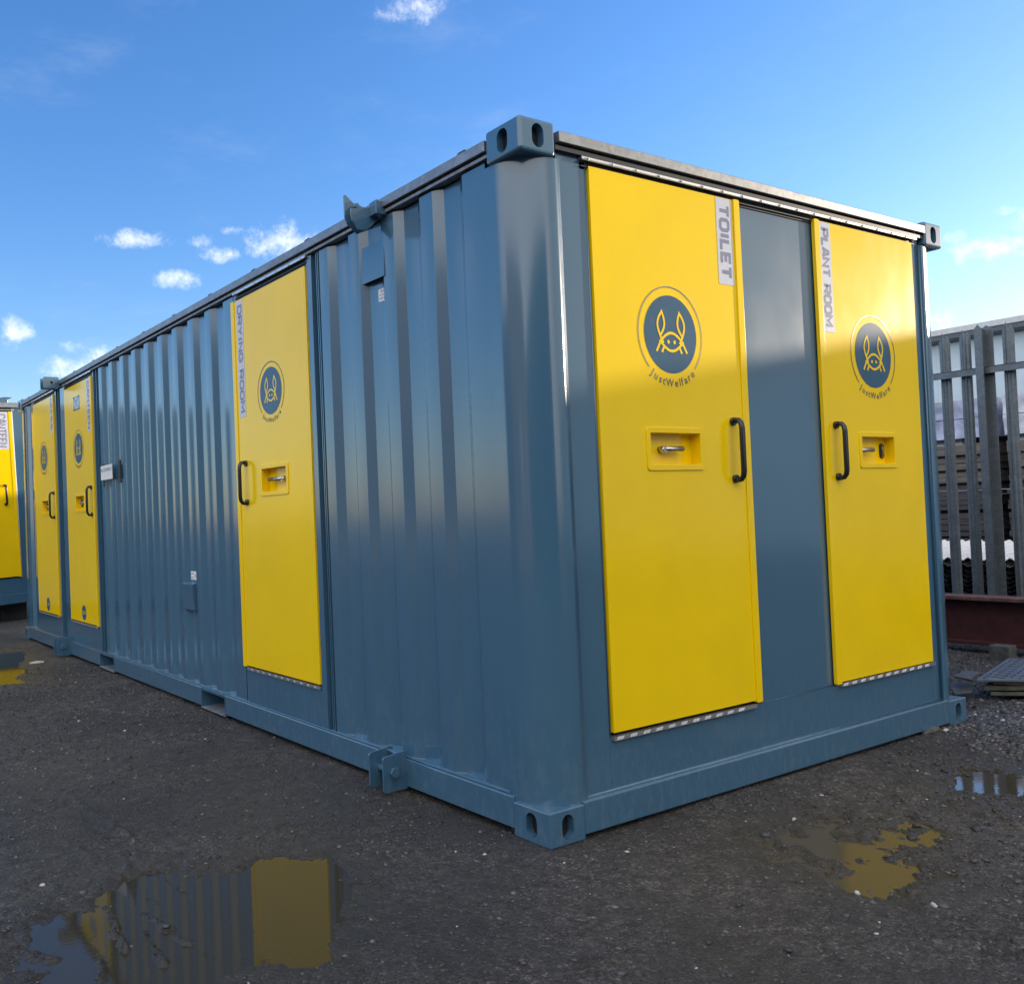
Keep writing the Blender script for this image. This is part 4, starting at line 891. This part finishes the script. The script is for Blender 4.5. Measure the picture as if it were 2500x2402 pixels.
# brick building across the yard: out of frame, but it shows in the paint
bk = empty('brick_building', (-14.5, -7, 0)); tag(bk, 'brown brick building across the yard, out of the picture on the left', 'building')
M['brick'] = simple('brown_brick', (.22, .15, .115), .85, var=.25, scale=18)
mb = MB(); mb.box(-8, 0, -1, 10.5, 0, 5.6); mb.build('wall', 'brick', bk)
mb = MB(); mb.prism([(.3, -1.2, 5.6), (-4, -1.2, 7.2), (-8.3, -1.2, 5.6)], (0, 11.9, 0)); mb.build('roof', 'sheetd', bk)
for k in range(3, 6):
    mb = MB(); mb.box(-.05, .01, -9.6 + 3.4 * k, -8.2 + 3.4 * k, 1.2, 2.8); fr = mb.build('window', 'seal', bk)
# ------------------------------------------------------------------ camera
u0, v0, f = 884.1135, 1209.0377, 2251.8574
yaw, pit, rol = .5654, .0219, -.0395
Fw = Vector((math.sin(yaw) * math.cos(pit), math.cos(yaw) * math.cos(pit), math.sin(pit))); R1 = Vector((math.cos(yaw), -math.sin(yaw), 0)); U1 = R1.cross(Fw)
R2 = math.cos(rol) * R1 + math.sin(rol) * U1; U2 = -math.sin(rol) * R1 + math.cos(rol) * U1
cam = bpy.data.cameras.new('camera'); co_ = bpy.data.objects.new('camera', cam); COL.objects.link(co_)
Mx = Matrix((R2, U2, -Fw)).transposed().to_4x4(); Mx.translation = (-2.1154, -2.2659, 1.1197); co_.matrix_world = Mx
cam.sensor_width = 36; cam.sensor_fit = 'HORIZONTAL'; cam.lens = 36 * f / 2500; cam.shift_x = (1250 - u0) / 2500; cam.shift_y = (v0 - 1201) / 2500
cam.clip_start = .05; cam.clip_end = 2000; scene.camera = co_

# ------------------------------------------------------------------ light and sky
to_sun = Vector((math.cos(SUN_E) * math.cos(SUN_A), -math.cos(SUN_E) * math.sin(SUN_A), math.sin(SUN_E)))
sl = bpy.data.lights.new('sun', 'SUN'); sl.energy = 2.0; sl.angle = R(.4); sl.color = (1, .84, .66)
so = bpy.data.objects.new('sun', sl); COL.objects.link(so); so.rotation_euler = (-to_sun).to_track_quat('-Z', 'Y').to_euler(); so.location = to_sun * 40
w = bpy.data.worlds.new('World'); scene.world = w; w.use_nodes = True; nt = w.node_tree; nt.nodes.clear()
out = nd(nt, 'ShaderNodeOutputWorld'); bg = nd(nt, 'ShaderNodeBackground'); ln(nt, bg.outputs[0], out.inputs[0]); bg.inputs['Strength'].default_value = .13
sky = nd(nt, 'ShaderNodeTexSky'); sky.sky_type = 'NISHITA'; sky.sun_disc = False; sky.sun_elevation = SUN_E; sky.sun_rotation = R(90) + SUN_A
sky.air_density = 1.0; sky.dust_density = .5; sky.ozone_density = 2.5
tc = nd(nt, 'ShaderNodeTexCoord'); dirv = tc.outputs['Generated']
CL = [(0.526, 0.6989, 0.4847, 0.0333, 0.0155), (0.313, 0.9043, 0.2904, 0.0311, 0.0098), (0.3744, 0.8812, 0.2885, 0.0133, 0.0071), (0.4032, 0.8647, 0.2995, 0.0111, 0.0053), (0.3869, 0.8796, 0.2768, 0.0222, 0.0089), (0.4505, 0.845, 0.2882, 0.0355, 0.0178), (0.354, 0.901, 0.2507, 0.0266, 0.0098), (0.206, 0.9588, 0.1954, 0.0155, 0.0155), (0.2596, 0.9481, 0.1834, 0.0133, 0.0071), (0.2909, 0.9414, 0.1706, 0.0311, 0.0133), (0.2599, 0.9519, 0.1621, 0.0355, 0.0133), (0.9023, 0.3756, 0.2115, 0.0333, 0.0124), (0.8995, 0.365, 0.2403, 0.0098, 0.0053), (0.9069, 0.3546, 0.2277, 0.0111, 0.0133), (0.8972, 0.4145, 0.1523, 0.0155, 0.0133), (0.8881, 0.3997, 0.2272, 0.0089, 0.0067), (.93, .30, .20, .05, .02), (-.5, .8, .25, .12, .04), (-.8, .45, .3, .10, .05), (-.75, -.5, .28, .14, .05), (.2, -.9, .3, .12, .05), (.7, -.6, .35, .12, .04)]
acc = None
warp = nd(nt, 'ShaderNodeTexNoise'); warp.inputs['Scale'].default_value = 34; warp.inputs['Detail'].default_value = 8; warp.inputs['Roughness'].default_value = .70; ln(nt, dirv, warp.inputs['Vector'])
for x, y, z, ra, rb in CL:
    n_ = math.sqrt(x * x + y * y + z * z); x, y, z = x / n_, y / n_, z / n_
    # local frame: tangent (horizontal) and elevation
    hn = math.hypot(x, y); tx, ty = y / hn, -x / hn; up = Vector((x, y, z)).cross(Vector((tx, ty, 0))); up = -up if up.z < 0 else up
    d1_ = nd(nt, 'ShaderNodeVectorMath', operation='DOT_PRODUCT'); ln(nt, dirv, d1_.inputs[0]); d1_.inputs[1].default_value = (tx / ra / 1.12, ty / ra / 1.12, 0)
    d2_ = nd(nt, 'ShaderNodeVectorMath', operation='DOT_PRODUCT'); ln(nt, dirv, d2_.inputs[0]); d2_.inputs[1].default_value = tuple(up / rb / 1.12)
    d3_ = nd(nt, 'ShaderNodeVectorMath', operation='DOT_PRODUCT'); ln(nt, dirv, d3_.inputs[0]); d3_.inputs[1].default_value = (x, y, z)
    s1 = nd(nt, 'ShaderNodeMath', operation='POWER'); ln(nt, d1_.outputs['Value'], s1.inputs[0]); s1.inputs[1].default_value = 2
    s2 = nd(nt, 'ShaderNodeMath', operation='POWER'); ln(nt, d2_.outputs['Value'], s2.inputs[0]); s2.inputs[1].default_value = 2
    ss = nd(nt, 'ShaderNodeMath', operation='ADD'); ln(nt, s1.outputs[0], ss.inputs[0]); ln(nt, s2.outputs[0], ss.inputs[1])
    # 1 - r^2, only in the forward hemisphere
    inv = nd(nt, 'ShaderNodeMath', operation='SUBTRACT'); inv.inputs[0].default_value = 1; ln(nt, ss.outputs[0], inv.inputs[1])
    mn = nd(nt, 'ShaderNodeMath', operation='SIGN'); ln(nt, d3_.outputs['Value'], mn.inputs[0])
    lim = nd(nt, 'ShaderNodeMath', operation='MAXIMUM'); ln(nt, inv.outputs[0], lim.inputs[0]); lim.inputs[1].default_value = -2
    fw = nd(nt, 'ShaderNodeMath', operation='MINIMUM'); ln(nt, lim.outputs[0], fw.inputs[0]); ln(nt, mn.outputs[0], fw.inputs[1])
    if acc is None: acc = fw.outputs[0]
    else:
        mx = nd(nt, 'ShaderNodeMath', operation='MAXIMUM'); ln(nt, acc, mx.inputs[0]); ln(nt, fw.outputs[0], mx.inputs[1]); acc = mx.outputs[0]
sh = nd(nt, 'ShaderNodeMath', operation='MULTIPLY_ADD'); ln(nt, warp.outputs['Fac'], sh.inputs[0]); sh.inputs[1].default_value = 6.4; sh.inputs[2].default_value = -3.95
dn_ = nd(nt, 'ShaderNodeMath', operation='MULTIPLY_ADD'); ln(nt, acc, dn_.inputs[0]); dn_.inputs[1].default_value = 1.1; ln(nt, sh.outputs[0], dn_.inputs[2])
cf = nd(nt, 'ShaderNodeMapRange'); cf.interpolation_type = 'SMOOTHSTEP'; ln(nt, dn_.outputs[0], cf.inputs[0]); cf.inputs[1].default_value = -.9; cf.inputs[2].default_value = 2.1; cf.inputs[4].default_value = .72
hsv = nd(nt, 'ShaderNodeHueSaturation'); hsv.inputs['Saturation'].default_value = 1.22; ln(nt, mixc(nt, 1.0, sky.outputs[0], (1.04, .96, 1.10), 'MULTIPLY'), hsv.inputs['Color'])
# broad bright cloud bank added behind the viewer to raise the fill light
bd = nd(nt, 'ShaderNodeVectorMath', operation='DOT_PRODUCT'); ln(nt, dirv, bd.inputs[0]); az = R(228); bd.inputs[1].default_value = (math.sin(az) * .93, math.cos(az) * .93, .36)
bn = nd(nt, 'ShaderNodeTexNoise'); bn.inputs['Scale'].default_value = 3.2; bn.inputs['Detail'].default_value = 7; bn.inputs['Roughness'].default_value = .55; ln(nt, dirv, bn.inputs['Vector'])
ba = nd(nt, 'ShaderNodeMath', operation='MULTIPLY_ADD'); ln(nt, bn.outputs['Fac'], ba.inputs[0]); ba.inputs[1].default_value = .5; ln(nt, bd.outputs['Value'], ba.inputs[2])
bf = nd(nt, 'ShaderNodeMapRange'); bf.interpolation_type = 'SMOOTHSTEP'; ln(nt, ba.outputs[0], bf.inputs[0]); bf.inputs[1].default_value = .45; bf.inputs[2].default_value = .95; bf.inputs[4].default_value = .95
ci_m = nd(nt, 'ShaderNodeMapping'); ci_m.inputs['Scale'].default_value = (3, 3, 9); ln(nt, dirv, ci_m.inputs['Vector'])
ci = nd(nt, 'ShaderNodeTexNoise'); ci.inputs['Scale'].default_value = 1.6; ci.inputs['Detail'].default_value = 9; ci.inputs['Roughness'].default_value = .68; ln(nt, ci_m.outputs[0], ci.inputs['Vector'])
cir = nd(nt, 'ShaderNodeMapRange'); cir.interpolation_type = 'SMOOTHSTEP'; ln(nt, ci.outputs['Fac'], cir.inputs[0]); cir.inputs[1].default_value = .50; cir.inputs[2].default_value = .85; cir.inputs[4].default_value = .12
c_sky = mixc(nt, cf.outputs[0], mixc(nt, cir.outputs[0], hsv.outputs[0], (3.4, 3.5, 3.7)), (5.0, 4.95, 4.95))
# cloud sheet added beside the sun, hiding the sky glow mirrored in the doors
cd = nd(nt, 'ShaderNodeVectorMath', operation='DOT_PRODUCT'); ln(nt, dirv, cd.inputs[0]); az = R(138); cd.inputs[1].default_value = (math.sin(az) * .95, math.cos(az) * .95, .31)
ca_ = nd(nt, 'ShaderNodeMath', operation='MULTIPLY_ADD'); ln(nt, bn.outputs['Fac'], ca_.inputs[0]); ca_.inputs[1].default_value = .25; ln(nt, cd.outputs['Value'], ca_.inputs[2])
cg = nd(nt, 'ShaderNodeMapRange'); cg.interpolation_type = 'SMOOTHSTEP'; ln(nt, ca_.outputs[0], cg.inputs[0]); cg.inputs[1].default_value = .72; cg.inputs[2].default_value = .98; cg.inputs[4].default_value = .95
c_two = mixc(nt, cg.outputs[0], c_sky, (2.5, 2.3, 2.05))
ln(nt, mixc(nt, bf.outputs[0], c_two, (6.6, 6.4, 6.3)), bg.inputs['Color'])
scene.view_settings.view_transform = 'Standard'; scene.view_settings.look = 'None'; scene.view_settings.exposure = 1.35; scene.view_settings.gamma = 1
scene.cycles.max_bounces = 6
